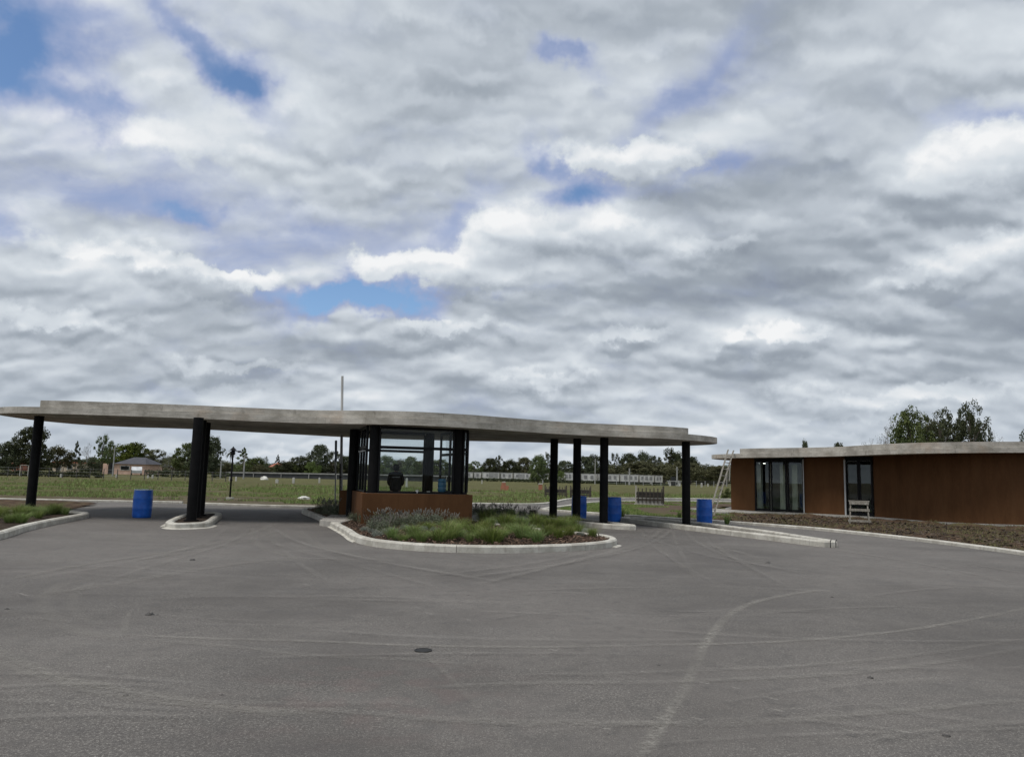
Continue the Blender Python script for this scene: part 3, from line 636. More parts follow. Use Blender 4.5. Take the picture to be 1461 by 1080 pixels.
# ------------------------------------------------------------------ guard booth (local frame: x along the front, y to the back)
BA = R(17); B0 = Vector((-4.33, 22.95, 0))
def bl(a, b, z=0.): return Vector((B0.x + a * math.cos(BA) - b * math.sin(BA), B0.y + a * math.sin(BA) + b * math.cos(BA), z))
booth = empty('guard_booth', B0, BA, 'glazed guard booth with rust steel base under the middle of the canopy', 'booth')
SO = 3.075
m_ = MB()
m_.prism([(0, 0), (3.35, 0), (3.35, 4.4), (3.2, 4.4), (3.2, .30), (.15, .30), (.15, 3.05), (0, 3.05)], .06, 1.03)
m_.build('base_wall', M['corten'], booth, bevel=.006)
MB().prism([(-.30, 4.15), (3.195, 4.15), (3.195, 4.4), (-.30, 4.4)], .06, 1.0).build('rear_base_wall', M['corten'], booth)
MB().prism([(.15, .3), (3.195, .3), (3.195, 4.15), (.15, 4.15)], .06, .19).build('floor_slab', M['slab'], booth)
MB().prism([(.153, .303), (3.197, .303), (3.197, .80), (.153, .80)], .985, 1.034).build('counter', M['dark_counter'], booth)
for a, b, zb in ((.36, .62, 1.034), (2.99, .62, 1.034), (0., 3.3, .1), (2.72, 3.88, .19)):
    m_ = MB(); m_.lathe([(.155, zb), (.155, SO - .01)], (a, b, 0), 24); m_.build('post', M['black'], booth, smooth=True)
def glazed(A, B, z0, z1, trans, mull, name='window', door=None):
    """frame of bars and panes between plan points A and B"""
    A, B = Vector(A), Vector(B); d = B - A; L = d.length; d.normalize(); ang = math.atan2(d.y, d.x)
    fr = MB()
    def bar(t0, t1, za, zb, w=.05, dep=.07):
        c = A + d * (t0 + t1) / 2; fr.box((c.x, c.y, (za + zb) / 2), (abs(t1 - t0) or w, dep, zb - za), ang)
    bar(0, L, z1 - .09, z1); bar(0, L, z0, z0 + .05)
    xs = [0] + mull + [L]
    for t in xs: bar(t - .03, t + .03, z0 + .051, z1 - .091)
    for i in range(len(xs) - 1):
        for z in trans: bar(xs[i] + .031, xs[i + 1] - .031, z - .045, z + .045, dep=.065)
    f = fr.build(name, M['darkframe'], booth)
    for i in range(len(xs) - 1):
        zs = [z0 + .05] + trans + [z1 - .09]
        for k in range(len(zs) - 1):
            za = zs[k] + (.045 if k else 0); zb = zs[k + 1] - (.045 if k < len(zs) - 2 else 0)
            c = A + d * (xs[i] + xs[i + 1]) / 2; g = MB(); g.box((c.x, c.y, (za + zb) / 2), (xs[i + 1] - xs[i] - .062, .008, zb - za - .002), ang); g.build('pane', M['glass'], f)
    return f
glazed((.52, .55), (2.83, .55), 1.036, SO, [2.42], [])
glazed((3.15, .55), (3.30, .62), 1.036, SO, [2.42], [])
glazed((.16, .80), (.16, 3.12), 1.036, SO, [2.42], [.75, 1.5])
glazed((3.28, .66), (3.10, 3.75), 1.036, SO, [2.30], [.9, 1.9])
glazed((.20, 4.0), (2.55, 4.0), .95, SO, [2.40], [])
m_ = MB(); m_.box((.155, 2.0, 2.31), (.10, 1.5, .05)); m_.build('pale_track', M['whiteframe'], booth)
# things on the counter
def on_counter(a, b, z=1.035): return bl(a, b, z)
p = on_counter(2.62, 1.02, 1.035)
m_ = MB(); m_.box((2.62, 1.02, .60), (.36, .36, .80)); 
cooler = empty('water_cooler', bl(2.62, 1.12, .19), BA, 'blue water bottle on its dark stand behind the right booth glass', 'water cooler')
MB().box((0, 0, .42), (.33, .33, .84)).build('stand', M['dark_counter'], cooler, bevel=.01)
MB().lathe([(.04, .84), (.12, .90), (.135, .94), (.135, 1.02), (.128, 1.03), (.128, 1.05), (.135, 1.06), (.135, 1.16), (.128, 1.17), (.128, 1.19), (.135, 1.20), (.135, 1.27), (.11, 1.30)]).build('bottle', M['jug'], cooler, smooth=True)
tag(MB().lathe([(.035, 0), (.045, .10), (.040, .10), (.033, .012)], on_counter(1.72, .55), 16).build('cup', M['cap_white'], smooth=True), 'small white cup standing on the dark booth counter', 'cup')
tag(MB().box(on_counter(2.08, .58, 1.07), (.11, .07, .07), BA).build('radio', M['stake_white'], bevel=.012), 'small pale box lying on the booth counter right of the cup', 'box')

# ------------------------------------------------------------------ the person in the booth, seen from behind
def skin_obj(name, V, E, rad, m, parent=None, lv=2, root=0):
    me = bpy.data.meshes.new(name); me.from_pydata(V, E, []); me.materials.append(m)
    o = bpy.data.objects.new(name, me); COL.objects.link(o)
    if parent is not None: o.parent = parent
    lay = me.skin_vertices[0].data if me.skin_vertices else None
    if lay is None:
        import bmesh
        bm = bmesh.new(); bm.from_mesh(me); bm.verts.layers.skin.verify(); bm.to_mesh(me); bm.free(); lay = me.skin_vertices[0].data
    for i, r in enumerate(rad): lay[i].radius = r if isinstance(r, tuple) else (r, r); lay[i].use_root = (i == root)
    s = o.modifiers.new('skin', 'SKIN'); s.use_smooth_shade = True
    u = o.modifiers.new('sub', 'SUBSURF'); u.levels = lv; u.render_levels = lv
    return o
pb = bl(1.30, 2.2, .19)
V = [(0, 0, .92), (0, 0, 1.06), (0, -.01, 1.22), (0, -.02, 1.38), (0, -.01, 1.47), (0, .01, 1.55), (0, .02, 1.64), (0, .025, 1.71)]
rad = [(.15, .115), (.145, .105), (.155, .11), (.135, .10), (.075, .07), (.060, .062), (.085, .098), (.070, .080)]
E_ = [(i, i + 1) for i in range(7)]
for sx in (-1, 1):
    b = len(V); V += [(sx * .165, -.02, 1.36), (sx * .222, .0, 1.12), (sx * .175, .20, 1.05), (sx * .15, .27, 1.05)]; rad += [.058, .046, .036, (.042, .026)]
    E_ += [(3, b), (b, b + 1), (b + 1, b + 2), (b + 2, b + 3)]
    for k, (fx, fy, fz, ln) in enumerate(((-.034, .30, 1.055, .070), (-.012, .31, 1.058, .082), (.012, .31, 1.055, .076), (.032, .30, 1.05, .06))):
        c = len(V); x0 = sx * .15 + fx; V += [(x0, fy, fz), (x0 - sx * .01, fy + ln * .55, fz - .012), (x0 - sx * .015, fy + ln, fz - .04)]; rad += [.010, .009, .008]
        E_ += [(b + 3, c), (c, c + 1), (c + 1, c + 2)]
    c = len(V); V += [(sx * .15 - sx * .045, .265, 1.045), (sx * .15 - sx * .075, .30, 1.03)]; rad += [.011, .009]; E_ += [(b + 3, c), (c, c + 1)]
    b = len(V); V += [(sx * .10, .0, .86), (sx * .11, .02, .48), (sx * .115, -.01, .10), (sx * .12, .12, .035)]; rad += [.095, .062, .045, (.042, .032)]
    E_ += [(0, b), (b, b + 1), (b + 1, b + 2), (b + 2, b + 3)]
man = skin_obj('person', V, E_, rad, M['skin']); man.location = pb; man.rotation_euler = (0, 0, R(8))
tag(man, 'person in a dark jacket seen from behind standing inside the booth', 'person')
jv = V[:5] + [(-.185, -.02, 1.39), (-.232, .0, 1.12), (-.175, .19, 1.05), (.185, -.02, 1.39), (.232, .0, 1.12), (.175, .19, 1.05)]
jv[0] = (0, 0, .80); jv[4] = (0, -.005, 1.50)
skin_obj('jacket', jv, [(0, 1), (1, 2), (2, 3), (3, 4), (3, 5), (5, 6), (6, 7), (3, 8), (8, 9), (9, 10)], [(.225, .165), (.215, .155), (.20, .145), (.16, .12), (.072, .07), .088, .062, .050, .072, .062, .050], M['jacket_black'], man)
m_ = MB()
for i in range(8): m_.box((-.105 + i * .03, -.132, 1.318), (.018, .03, .026 if i % 3 else .03))
tag(m_.build('back_print', M['print_grey'], man), 'short pale line of print across the jacket back', kind='stuff')
tv = [(0, 0, .97), (0, 0, .90), (-.10, 0, .84), (-.11, .02, .48), (-.115, -.01, .09), (.10, 0, .84), (.11, .02, .48), (.115, -.01, .09)]
skin_obj('trousers', tv, [(0, 1), (1, 2), (2, 3), (3, 4), (1, 5), (5, 6), (6, 7)], [(.165, .13), (.165, .13), .108, .078, .068, .108, .078, .068], M['trouser_black'], man)
skin_obj('hair', [(0, -.025, 1.50), (0, -.026, 1.58), (0, -.012, 1.66), (0, .012, 1.75)], [(0, 1), (1, 2), (2, 3)], [(.085, .06), (.108, .09), (.116, .115), (.10, .105)], M['hair_black'], man)
for sx in (-1, 1): MB().lathe([(.012, 0), (.02, .012), (.02, .04), (.01, .055)], (sx * .092, .02, 1.605), 10).build('ear', M['skin'], man, smooth=True)
MB().lathe([(.013, 0), (.016, .012), (.008, .04)], (0, .118, 1.60), 8).build('nose', M['skin'], man, smooth=True)
for sx in (-1, 1): MB().lathe([(.004, -.006), (.012, 0), (.004, .006)], (sx * .035, .108, 1.645), 8).build('eye', M['hair_black'], man)
MB().box((0, .112, 1.572), (.045, .012, .010)).build('mouth', M['terracotta'], man)

# ------------------------------------------------------------------ building clad in rusted steel
WL = [(11.45, 40.1), (12.42, 39.3)]; DOOR = [(12.42, 39.3), (14.48, 38.1)]; W2 = [(14.48, 38.1), (15.25, 37.5), (16.0, 36.9)]; WIN = [(16.0, 36.9), (16.86, 35.9)]
W3 = xy(spline([(16.86, 35.9, 0), (17.3, 34.6, 0), (17.62, 33.2, 0), (18.4, 32.2, 0), (19.7, 31.75, 0), (21.0, 31.6, 0), (23.5, 31.9, 0), (26, 33.3, 0), (27.6, 36.5, 0), (27, 42, 0), (23, 46.5, 0), (17.5, 47.5, 0), (14.4, 46.2, 0), (12.5, 43.2, 0), (11.45, 40.1, 0)], 4))
def rz(x, y): return 2.75 + .03 * (x - 11)
hall = empty('rust_clad_building', (0, 0, 0), label='low curved pavilion clad in rust brown steel under a wavy concrete roof', cat='building')
def wall_run(P, t=.18, mb=None):
    mb = mb or MB()
    for (a, b) in zip(P, P[1:]):
        pass
    n = len(P); L = []; Q = [Vector(p) for p in P]
    for i in range(n):
        a = (Q[i] - Q[max(i - 1, 0)]) if i else (Q[1] - Q[0]); b = (Q[min(i + 1, n - 1)] - Q[i]) if i < n - 1 else (Q[-1] - Q[-2])
        d = (a.normalized() + b.normalized()).normalized(); L.append(Q[i] + Vector((-d.y, d.x)) * t)
    mb.prism([tuple(p) for p in Q] + [tuple(p) for p in L[::-1]], .12, lambda x, y: rz(x, y) - .002)
    return mb
for P in (WL, W2, W3): wall_run(P).build('wall', M['corten'], hall)
rout = ccw(xy(spline([(11.0, 41.8, 0), (10.5, 40.1, 0), (10.72, 38.9, 0), (11.6, 37.75, 0), (13.2, 37.15, 0), (14.4, 36.8, 0), (15.15, 36.0, 0), (15.45, 34.9, 0), (15.7, 33.3, 0), (16.2, 31.9, 0), (17.1, 31.1, 0), (18.9, 30.8, 0), (21, 30.9, 0), (24, 31.1, 0), (27.5, 32.5, 0), (29.6, 37, 0), (28.5, 43, 0), (24, 48.5, 0), (18, 49.5, 0), (14.5, 48.3, 0), (12.4, 45, 0)], 4, True)))
MB().prism(rout, rz, lambda x, y: rz(x, y) + .20).build('roof_slab', M['concrete'], hall)
ru = [(max(11.35 + .45 * max(0, p[1] - 38.2), p[0]), p[1]) for p in offset(rout, .05)]; c_ = []
for q in ru:
    if not c_ or (Vector(q) - Vector(c_[-1])).length > .03: c_.append(q)
MB().prism(c_, lambda x, y: rz(x, y) + .197, lambda x, y: rz(x, y) + .44).build('roof_parapet', M['concrete'], hall)
plinth = offset(ccw(WL + W2 + W3[:-1]), -.32)
MB().prism(plinth, -.03, .145).build('plinth', M['slab'], hall)
MB().prism([(9.5, 41.), (9.8, 37.4), (11.1, 36.7), (12.6, 37.6), (11.9, 39.2), (11.0, 41.5)], -.03, .135).build('paved_apron', M['slab'], hall)
MB().prism(offset(ccw(WL + W2 + W3[:-1]), .4), .146, .16).build('interior_floor', M['room_floor'], hall)
for c_, d_, a_ in (((17.6, 41.6, 1.4), (7.5, .1, 2.5), -30), ((13.25, 41.0, 1.4), (.12, 2.4, 2.5), -14), ((15.5, 39.8, 1.4), (.12, 3.4, 2.5), -20)): MB().box(c_, d_, R(a_)).build('interior_wall', M['room_white'], hall)
for x_, y_, w_ in ((13.75, 38.95, .30), (13.25, 39.35, .14), (14.25, 38.72, .26), (12.75, 39.6, .22), (14.62, 38.62, .10)): MB().box((x_, y_, 1.32), (w_, .05, 2.3), R(-30)).build('reflection_strip', M['reflection_strip'], hall)  # pale upright strips added behind the doors, standing in for streaks reflected in the glass
for u in (1084.5, 1090.5):
    q = at(u, 661.5, 40.6); MB().lathe([(.05, 0), (.06, .02), (.05, .03)], q, 12).build('ceiling_lamp', M['lamp'], hall)
def facade_glass(A, B, z0, n, name, last_pale=False, ajar=0):
    A, B = Vector(A), Vector(B); d = B - A; L = d.length / n; ang = math.atan2(d.y, d.x); d.normalize(); z1 = rz(A.x, A.y) - .005
    MB().box(((A.x + B.x) / 2, (A.y + B.y) / 2, z1 - .05), (d.length * L * n - .01, .10, .10), ang).build('head_frame', M['darkframe'], hall); MB().box(((A.x + B.x) / 2, (A.y + B.y) / 2, z0 + .02), (L * n - .01, .10, .04), ang).build('threshold', M['darkframe'], hall)
    for i in range(n):
        s = MB(); w = .055; c0 = A + d * (i * L + w); c1 = A + d * ((i + 1) * L - w)
        nrm = Vector((d.y, -d.x)) * (.04 * (i % 2))
        s.box((c0.x + nrm.x, c0.y + nrm.y, (z0 + z1) / 2 - .03), (.075, .05, z1 - z0 - .15), ang); s.box((c1.x + nrm.x, c1.y + nrm.y, (z0 + z1) / 2 - .03), (.075, .05, z1 - z0 - .15), ang)
        c = (c0 + c1) / 2 + nrm; s.box((c.x, c.y, z0 + .09), (L - .19, .05, .08), ang); s.box((c.x, c.y, z1 - .15), (L - .19, .05, .08), ang)
        o = s.build(name, M['whiteframe'] if last_pale and i == n - 1 else M['darkframe'], hall)
        g = MB(); g.box((c.x, c.y, (z0 + z1) / 2 - .03), (L - .185, .01, z1 - z0 - .30), ang); g.build('pane', M['doorglass'], o)
facade_glass(DOOR[0], DOOR[1], .15, 3, 'glass_door', False)
MB().box((14.43, 38.05, 1.45), (.05, .06, 2.6), R(-30)).build('door_edge_trim', M['whiteframe'], hall)
facade_glass(WIN[0], WIN[1], .15, 2, 'window')
MB().box((15.93, 36.80, 1.45), (.07, .07, 2.62), R(-40)).build('corner_trim', M['whiteframe'], hall)

# ------------------------------------------------------------------ drums
def make_drum(open_top=False):
    r = empty('plastic_drum', (0, 0, 0))
    prof = [(.262, 0), (.275, .012), (.283, .05), (.289, .10), (.294, .29), (.297, .30), (.294, .315), (.296, .45), (.294, .60), (.297, .612), (.294, .625), (.287, .80), (.281, .86), (.276, .885), (.262, .885)]
    b = MB(); b.lathe(prof, n=36); b.build('barrel_body', M['drum'], r, smooth=True)
    t = MB(); t.lathe([(.262, .884), (.284, .886), (.287, .905), (.278, .915), (.262, .912), (.258, .895), (0.02, .893)], n=36); t.build('rim', M['drum'], r, smooth=True)
    MB().lathe([(.035, .893), (.035, .915), (.03, .918), (.01, .918)], (.17, 0, 0), 14).build('bung', M['cap_white'], r, smooth=True); MB().lathe([(.028, .893), (.028, .912), (.01, .913)], (-.17, .03, 0), 14).build('bung', M['cap_white'], r, smooth=True)
    return r
drum0 = make_drum()
for i, (x, y, lab) in enumerate(((-11.98, 25.5, 'blue plastic drum standing alone on the asphalt in the left lane'), (2.72, 30.2, 'blue plastic drum mostly hidden behind the middle of three right columns'), (3.98, 29.6, 'blue plastic drum peeking out right of the third right column'), (7.43, 29.6, 'blue plastic drum standing in front of the foot of the ladder'))):
    o = drum0 if i == 0 else copy_tree(drum0)
    o.location = (x, y, .0); o.rotation_euler.z = i * 1.3
    tag(o, lab, 'drum', 'blue plastic drums')
    if i == 0:
        for ch in o.children:
            if ch.name.startswith('rim'):
                first_rim = ch
rim = first_rim.copy(); rim.data = first_rim.data.copy(); rim.data.materials[0] = M['drumrim']; COL.objects.link(rim); rim.parent = drum0; bpy.data.objects.remove(first_rim); rim.name = 'rim'; tag(rim, 'pale whitish drum rim')

# ------------------------------------------------------------------ ladder, sawhorse, barricades
lad = empty('ladder', (9.4, 35.7, 0), label='weathered wooden ladder leaning against the corner of the pavilion roof', cat='ladder')
lo = Vector((9.4, 35.7, 0))
Lb, Lt, Rb, Rt = at(1011, 737, 35.5), at(1038.8, 641.8, 38.0), at(1017.7, 737, 35.7), at(1046.5, 643, 38.2)
for A, B in ((Lb, Lt), (Rb, Rt)): MB().beam(A - lo, B - lo, .05, .09, (0, 1, 0)).build('rail', M['wood'], lad)
for i in range(9):
    t = .10 + i * .10; MB().beam(Lb.lerp(Lt, t) - lo, Rb.lerp(Rt, t) - lo, .09, .035, (0, 0, 1)).build('rung', M['palewood'], lad)
for k, (u0, v0, u1, v1) in enumerate(((1037.5, 668, 1036.5, 694), (1041, 664, 1040.5, 686))):
    MB().beam(at(u0, v0, 37.5 + .1 * k) - lo, at(u1, v1, 37.3 + .1 * k) - lo, .06, .03, (0, 1, 0)).build('loose_stay', M['palewood'], lad)
saw = empty('sawhorse', (14.0, 31.1, .07), R(-22), 'grey wooden step trestle standing on bare soil before the dark window', 'trestle')
for x, y, tx, ty in ((-.36, 0, -.30, .16), (.36, 0, .30, .16), (-.36, .62, -.30, .24), (.36, .62, .30, .24)):
    MB().beam((x, y, -.05), (tx, ty, .86), .085, .045, (1, 0, 0)).build('leg', M['wood'], saw)
for z, y, w, h in ((.80, .10, .72, .11), (.53, .065, .76, .10), (.10, .0, .84, .09)):
    MB().box((0, y - .02, z), (w, .03, h)).build('cross_board', M['wood'], saw)
MB().box((0, .20, .878), (.78, .20, .035)).build('top_board', M['wood'], saw)
for x in (-.355, .355): MB().beam((x, .03, .10), (x, .60, .10), .03, .09, (1, 0, 0)).build('side_board', M['wood'], saw)

def barricade(loc, rz_, w, h, n, lab, whitebase):
    r = empty('picket_barrier', loc, rz_, lab, 'barrier')
    for x in (-w / 2, w / 2):
        MB().box((x, .06, h * .5 + .05), (.09, .09, h * 1.1)).build('post', M['palewood'] if whitebase and x < 0 else M['darkwood'], r)
    m = MB(); m.box((0, .02, h * .62), (w, .03, h * .10)); m.box((0, .02, h * .46), (w, .03, h * .10)); m.box((0, .02, h * .30), (w, .03, .08)); m.build('rails', M['darkwood'], r)
    for i in range(n):
        x = -w / 2 + w * (i + .5) / n
        k = MB(); k.prism([(x - .03, -.03), (x + .03, -.03), (x + .03, 0), (x - .03, 0)], h * .10, h * (.93 + .1 * rnd.random()))
        k.build('picket', M['darkwood'], r)
    k = MB()
    k.box((0, .012, h * .58), (w * .97, .014, h * .34))
    k.build('infill_slats', M['iron'], r)
    if whitebase:
        MB().box((0, .075, .21), (w, .05, .40)).build('white_base_board', M['stake_white'], r)
        MB().box((0, .25, .03), (w * 1.02, .5, .06)).build('foot', M['stake_white'], r)
    return r
barricade((8.55, 47.2, .03), R(4), 1.68, 1.05, 7, 'dark picket barrier with a white striped base on the grass patch', True)
barricade((5.35, 58.3, .0), R(-3), 1.5, .85, 8, 'low dark picket barrier beyond the road, right of the second right column', False)
barricade((3.5, 58.6, .0), R(-3), 1.6, .85, 8, 'low dark picket barrier beyond the road, between two right columns', False)

# ------------------------------------------------------------------ street furniture
lp = empty('lamp_post', (-14.95, 41.7, -.03), label='black garden lamp post on a white footing in the field', cat='lamp post')
MB().lathe([(.04, .10), (.05, .12), (.045, 1.0), (.075, 1.02), (.075, 1.06), (.05, 1.1), (.042, 2.25), (.06, 2.27), (.06, 2.33), (.03, 2.36)]).build('pole', M['black'], lp, smooth=True)
m_ = MB(); m_.lathe([(.05, 2.36), (.13, 2.42), (.10, 2.62), (.05, 2.64)], n=8); m_.lathe([(.20, 2.63), (.16, 2.68), (.05, 2.78), (.02, 2.84)], n=8); m_.build('lantern', M['black'], lp)
m_ = MB(); m_.beam((-.05, 0, 2.58), (.42, 0, 2.60), .04, .04); m_.box((.36, 0, 2.55), (.20, .10, .06)); m_.build('side_arm', M['black'], lp)
MB().box((0, 0, .03), (.34, .34, .20)).build('footing', M['stake_white'], lp, bevel=.02)
def tall_pole(name, u, vb, vt, Y, r, m, lab, cat, group=None, mast=None):
    p0 = at(u, vb, Y); t = at(u, vt, Y)
    o = empty(name, (p0.x, Y, min(0, p0.z) if p0.z < .3 else 0), label=lab, cat=cat, group=group)
    o.rotation_euler.y = R(-2.2) if name in ('mast', 'slim_pole') else 0
    MB().lathe([(r, -.05), (r * .75, t.z - o.location.z)], n=10).build('shaft', m, o, smooth=True)
    return o, t.z
pl, _ = tall_pole('mast', 486., 733, 640, 31.2, .075, M['galvanised'], 'tall thin pale mast rising behind the canopy left of the booth', 'mast')
MB().lathe([(.055, 2.4), (.05, 5.55)], n=10).build('upper_tube', M['galvanised'], pl, smooth=True)
m_ = MB(); m_.tube([(-.02, -.12, 0), (-.02, -.12, 2.0)], .022, 8); m_.box((0, -.09, 1.45), (.14, .05, .03)); m_.build('conduit', M['black'], pl)
bp, _ = tall_pole('slim_pole', 478.0, 733, 629, 31.6, .032, M['galvanised'], 'slim pole with a blue grey upper part left of the pale mast', 'pole')
MB().lathe([(.05, 2.1), (.05, 2.95), (.02, 2.97)], n=10).build('painted_sleeve', M['blue_grey_paint'], bp, smooth=True)
for u, vb, vt, Y, r, lab in ((347.5, 680, 648, 118, .12, 'thin pale utility pole right of the palm tree and lamp post'), (160.5, 679, 636, 112, .10, 'thin pale utility pole in front of the pink house'), (898, 694, 668, 165, .20, 'thick white pole in front of the white containers'), (966, 693, 666, 178, .20, 'white pole standing beside the small white shed'), (774.5, 684, 655, 160, .16, 'grey pole behind the dark tree left of the right columns'), (849, 684, 654, 165, .12, 'thin grey pole between the second and third right columns'), (314.5, 678, 658, 120, .12, 'short utility pole just right of the left column group')):
    o, zt = tall_pole('utility_pole', u, vb, vt, Y, r, M['coping_grey'], lab, 'pole', 'utility poles beyond the field')
    MB().box((0, 0, zt - .5), (.9, .1, .1), R(20)).build('crossarm', M['coping_grey'], o)
# metal cover in the asphalt, sack and field clutter
tag(MB().lathe([(.085, 0), (.085, .004), (.07, .006), (.07, .003), (.02, .004)], (-.79, 7.64, .0045), 22).build('valve_cover', M['rubber'], smooth=False), 'small dark round metal cover set in the asphalt foreground', 'cover')
def lump(name, loc, s, m, lab, cat, seed=1, group=None):
    b = MB(); n = 14; k = 8
    vs = []; 
    for j in range(k + 1):
        ph = math.pi / 2 * j / k
        for i in range(n):
            t = 2 * math.pi * i / n; q = Vector((math.cos(t) * math.cos(ph), math.sin(t) * math.cos(ph), math.sin(ph))); f = 1 + .45 * noise.noise(q * 2.2 + Vector((seed * 3.1, 0, 0)))
            vs.append((loc[0] + q.x * s[0] * f, loc[1] + q.y * s[1] * f, loc[2] + q.z * s[2] * f - .02))
    b.add(vs, [(j * n + i, j * n + (i + 1) % n, (j + 1) * n + (i + 1) % n, (j + 1) * n + i) for j in range(k) for i in range(n)])
    return tag(b.build(name, m, smooth=60), lab, cat, group)
lump('sack', (-11.9, 45.2, -.03), (.38, .25, .17), M['sack_white'], 'white sack lying flat on the grass left of the booth', 'sack', 2)
for i, (u, v, s) in enumerate(((213, 877, .05), (224, 877, .02), (1242, 967, .03), (1096, 803, .045), (940, 949, .02), (180, 992, .025), (317, 991, .02), (1350, 1050, .03), (10, 869, .03), (668, 849, .02), (275, 799, .05), (1187, 852, .03))):
    q = gp(u, v); lump('stone', (q.x, q.y, .012), (s, s * .8, s * .7), M['iron'], 'small dark stone lying loose on the asphalt', 'stone', i, 'loose stones on the asphalt')
stakes = [(86.5, 681, 5, .16, 'short white marker post in the grass below the beige house'), (166, 681, 4, .2, 'short white marker post in front of the pink house door'), (211, 682, 4, .2, 'pale marker post at the right end of the pink house'), (217.5, 682.5, 5, .2, 'pale marker post at the left end of the dark clipped hedge'), (327.5, 686, 6, .16, 'white marker post just left of the black lamp post'), (336.5, 686.5, 6.5, .18, 'white marker post just right of the black lamp post'), (395, 689, 5, .3, 'low broad white marker block in the field below the red tiled house'),
          (418.5, 689.5, 8, .24, 'tall pale marker post standing in the middle of the left field'), (455.5, 689, 7.5, .2, 'pale marker post in the field left of the blue grey pole'), (580, 695.5, 13, .22, 'pale bollard in the field seen through the booth beside the person'), (687.5, 690, 5, .2, 'grey marker post right of the booth in the field'), (932, 690, 5, .2, 'white marker post in front of the third white container'), (929, 692, 3, .5, 'small pale stone block near the white containers'), (1001, 695, 6, .3, 'pale marker post in the grass right of the last column'), (1010, 694, 4, .25, 'second pale marker post in the grass left of the ladder')]
for u, v, h, w, lab in stakes:
    q = gp(u, v, -.03); hh = h * q.y / F
    r = empty('marker_post', q, label=lab, cat='marker post', group='marker posts in the field')
    MB().prism([(-w / 2, -w / 2), (w / 2, -w / 2), (w / 2, w / 2), (-w / 2, w / 2)], -.03, hh * .93).build('shaft', M['stake_white'], r)
    MB().lathe([(w * .62, hh * .93), (w * .35, hh), (.02, hh + .02)], n=4).build('cap', M['coping_grey'], r)
q = gp(720, 699, -.03)
r = empty('brick_stack', q, label='reddish stack of hollow bricks in the field right of the booth', cat='brick stack')
MB().box((0, 0, .22), (.85, .5, .5)).build('lower_course', M['terracotta'], r); MB().box((-.12, 0, .62), (.45, .45, .32)).build('upper_course', M['terracotta'], r); MB().box((-.1, 0, .84), (.35, .4, .10)).build('cover', M['stake_white'], r)
q = gp(771, 699, -.03)
r = empty('brick_pillar', q, label='short brick coloured pillar in the field below the dark tree', cat='pillar')
MB().box((0, 0, .3), (.42, .42, .66)).build('shaft', M['terracotta'], r); MB().box((0, 0, .68), (.5, .5, .10)).build('cap', M['stake_white'], r)
# ------------------------------------------------------------------ houses beyond the field
def house(name, u0, u1, vtop, vb, Y, m, lab, roof=None, depth=6., wins=(), door=None, roofm='roof_slate', cat='house', z0=0.):
    a, b = at(u0, vb, Y), at(u1, vb, Y); h = at((u0 + u1) / 2, vtop, Y).z; w = b.x - a.x; cx_ = (a.x + b.x) / 2
    r = empty(name, (cx_, Y, -.03), label=lab, cat=cat)
    MB().box((0, depth / 2, h / 2), (w, depth, h)).build('wall', M[m], r)
    for (f, zf, ww, hh) in wins:
        o = MB(); o.box((-w / 2 + f * w, -.03, h * zf), (ww + .2, .10, hh + .2)); fr = o.build('window', M['white_plaster'], r)
        MB().box((-w / 2 + f * w, -.09, h * zf), (ww, .06, hh)).build('pane', M['window_dark'], fr)
    if door: MB().box((-w / 2 + door * w, -.04, 1.0), (1.0, .10, 2.0)).build('door', M['window_dark'], r)
    if roof == 'flat': MB().box((0, depth / 2, h + .09), (w + .4, depth + .4, .18)).build('roof', M[roofm], r)
    elif roof:
        f0, f1, rh = roof; xa, xb = -w / 2 + f0 * w, -w / 2 + f1 * w; e = .35; k = min((xb - xa) * .3, depth * .5)
        vs = [(xa - e, -e, h), (xb + e, -e, h), (xb + e, depth + e, h), (xa - e, depth + e, h), (xa + k, depth / 2, h + rh), (xb - k, depth / 2, h + rh)]
        MB().add(vs, [(0, 1, 5, 4), (1, 2, 5), (2, 3, 4, 5), (3, 0, 4), (3, 2, 1, 0)]).build('roof', M[roofm], r)
    return r
house('house', 145.5, 205, 661.5, 681, 138, 'pink_plaster', 'pink plastered house with a dark hipped roof at the field edge', (.30, 1.0, 1.25), 7, [(.50, .62, .9, .6), (.60, .62, .5, .6), (.80, .5, .8, .8)], .20)
house('house', 74, 109, 660, 679, 150, 'beige_plaster', 'beige house half hidden by trees at the left of the field', 'flat', 6, [(.25, .5, .8, .9), (.7, .55, .8, .8)], None, 'roof_tile')
house('house', 206, 232, 665.5, 681, 146, 'beige_plaster', 'low tan house right behind the pink house', (0, 1, .6), 5, [(.5, .5, .8, .8)], .2)
house('house', 15.5, 24.5, 661, 676, 150, 'brick_red', 'small brick house at the far left behind the hedge', (0, 1, .4), 4, [(.5, .5, .5, .6)], None, 'roof_tile')
house('house', 384, 400, 666, 680, 185, 'brick_red', 'red tiled house beyond the dark fence in the middle distance', (0, 1, 1.1), 6, [(.5, .5, .8, .8)], None, 'roof_tile')
house('house', 402, 423, 671, 680, 180, 'beige_plaster', 'low house with a slate roof beside the red tiled house', (0, 1, .9), 6, [(.5, .5, .8, .8)])
house('house', 424, 450, 669.5, 680, 185, 'white_plaster', 'white house with small gables beyond the dark fence', (.35, .85, .9), 6, [(.2, .5, .8, .8), (.6, .5, .8, .8)], None, 'white_plaster')
house('house', 457, 480, 671, 680, 185, 'white_plaster', 'second low white house left of the pale mast', 'flat', 6, [(.3, .5, .8, .8), (.7, .5, .8, .8)], None, 'white_plaster')
house('shed', 957, 971, 687, 696, 168, 'white_plaster', 'small white shed at the edge of the woods', 'flat', 3, [(.6, .6, .4, .4)], .25, 'coping_grey', 'shed')
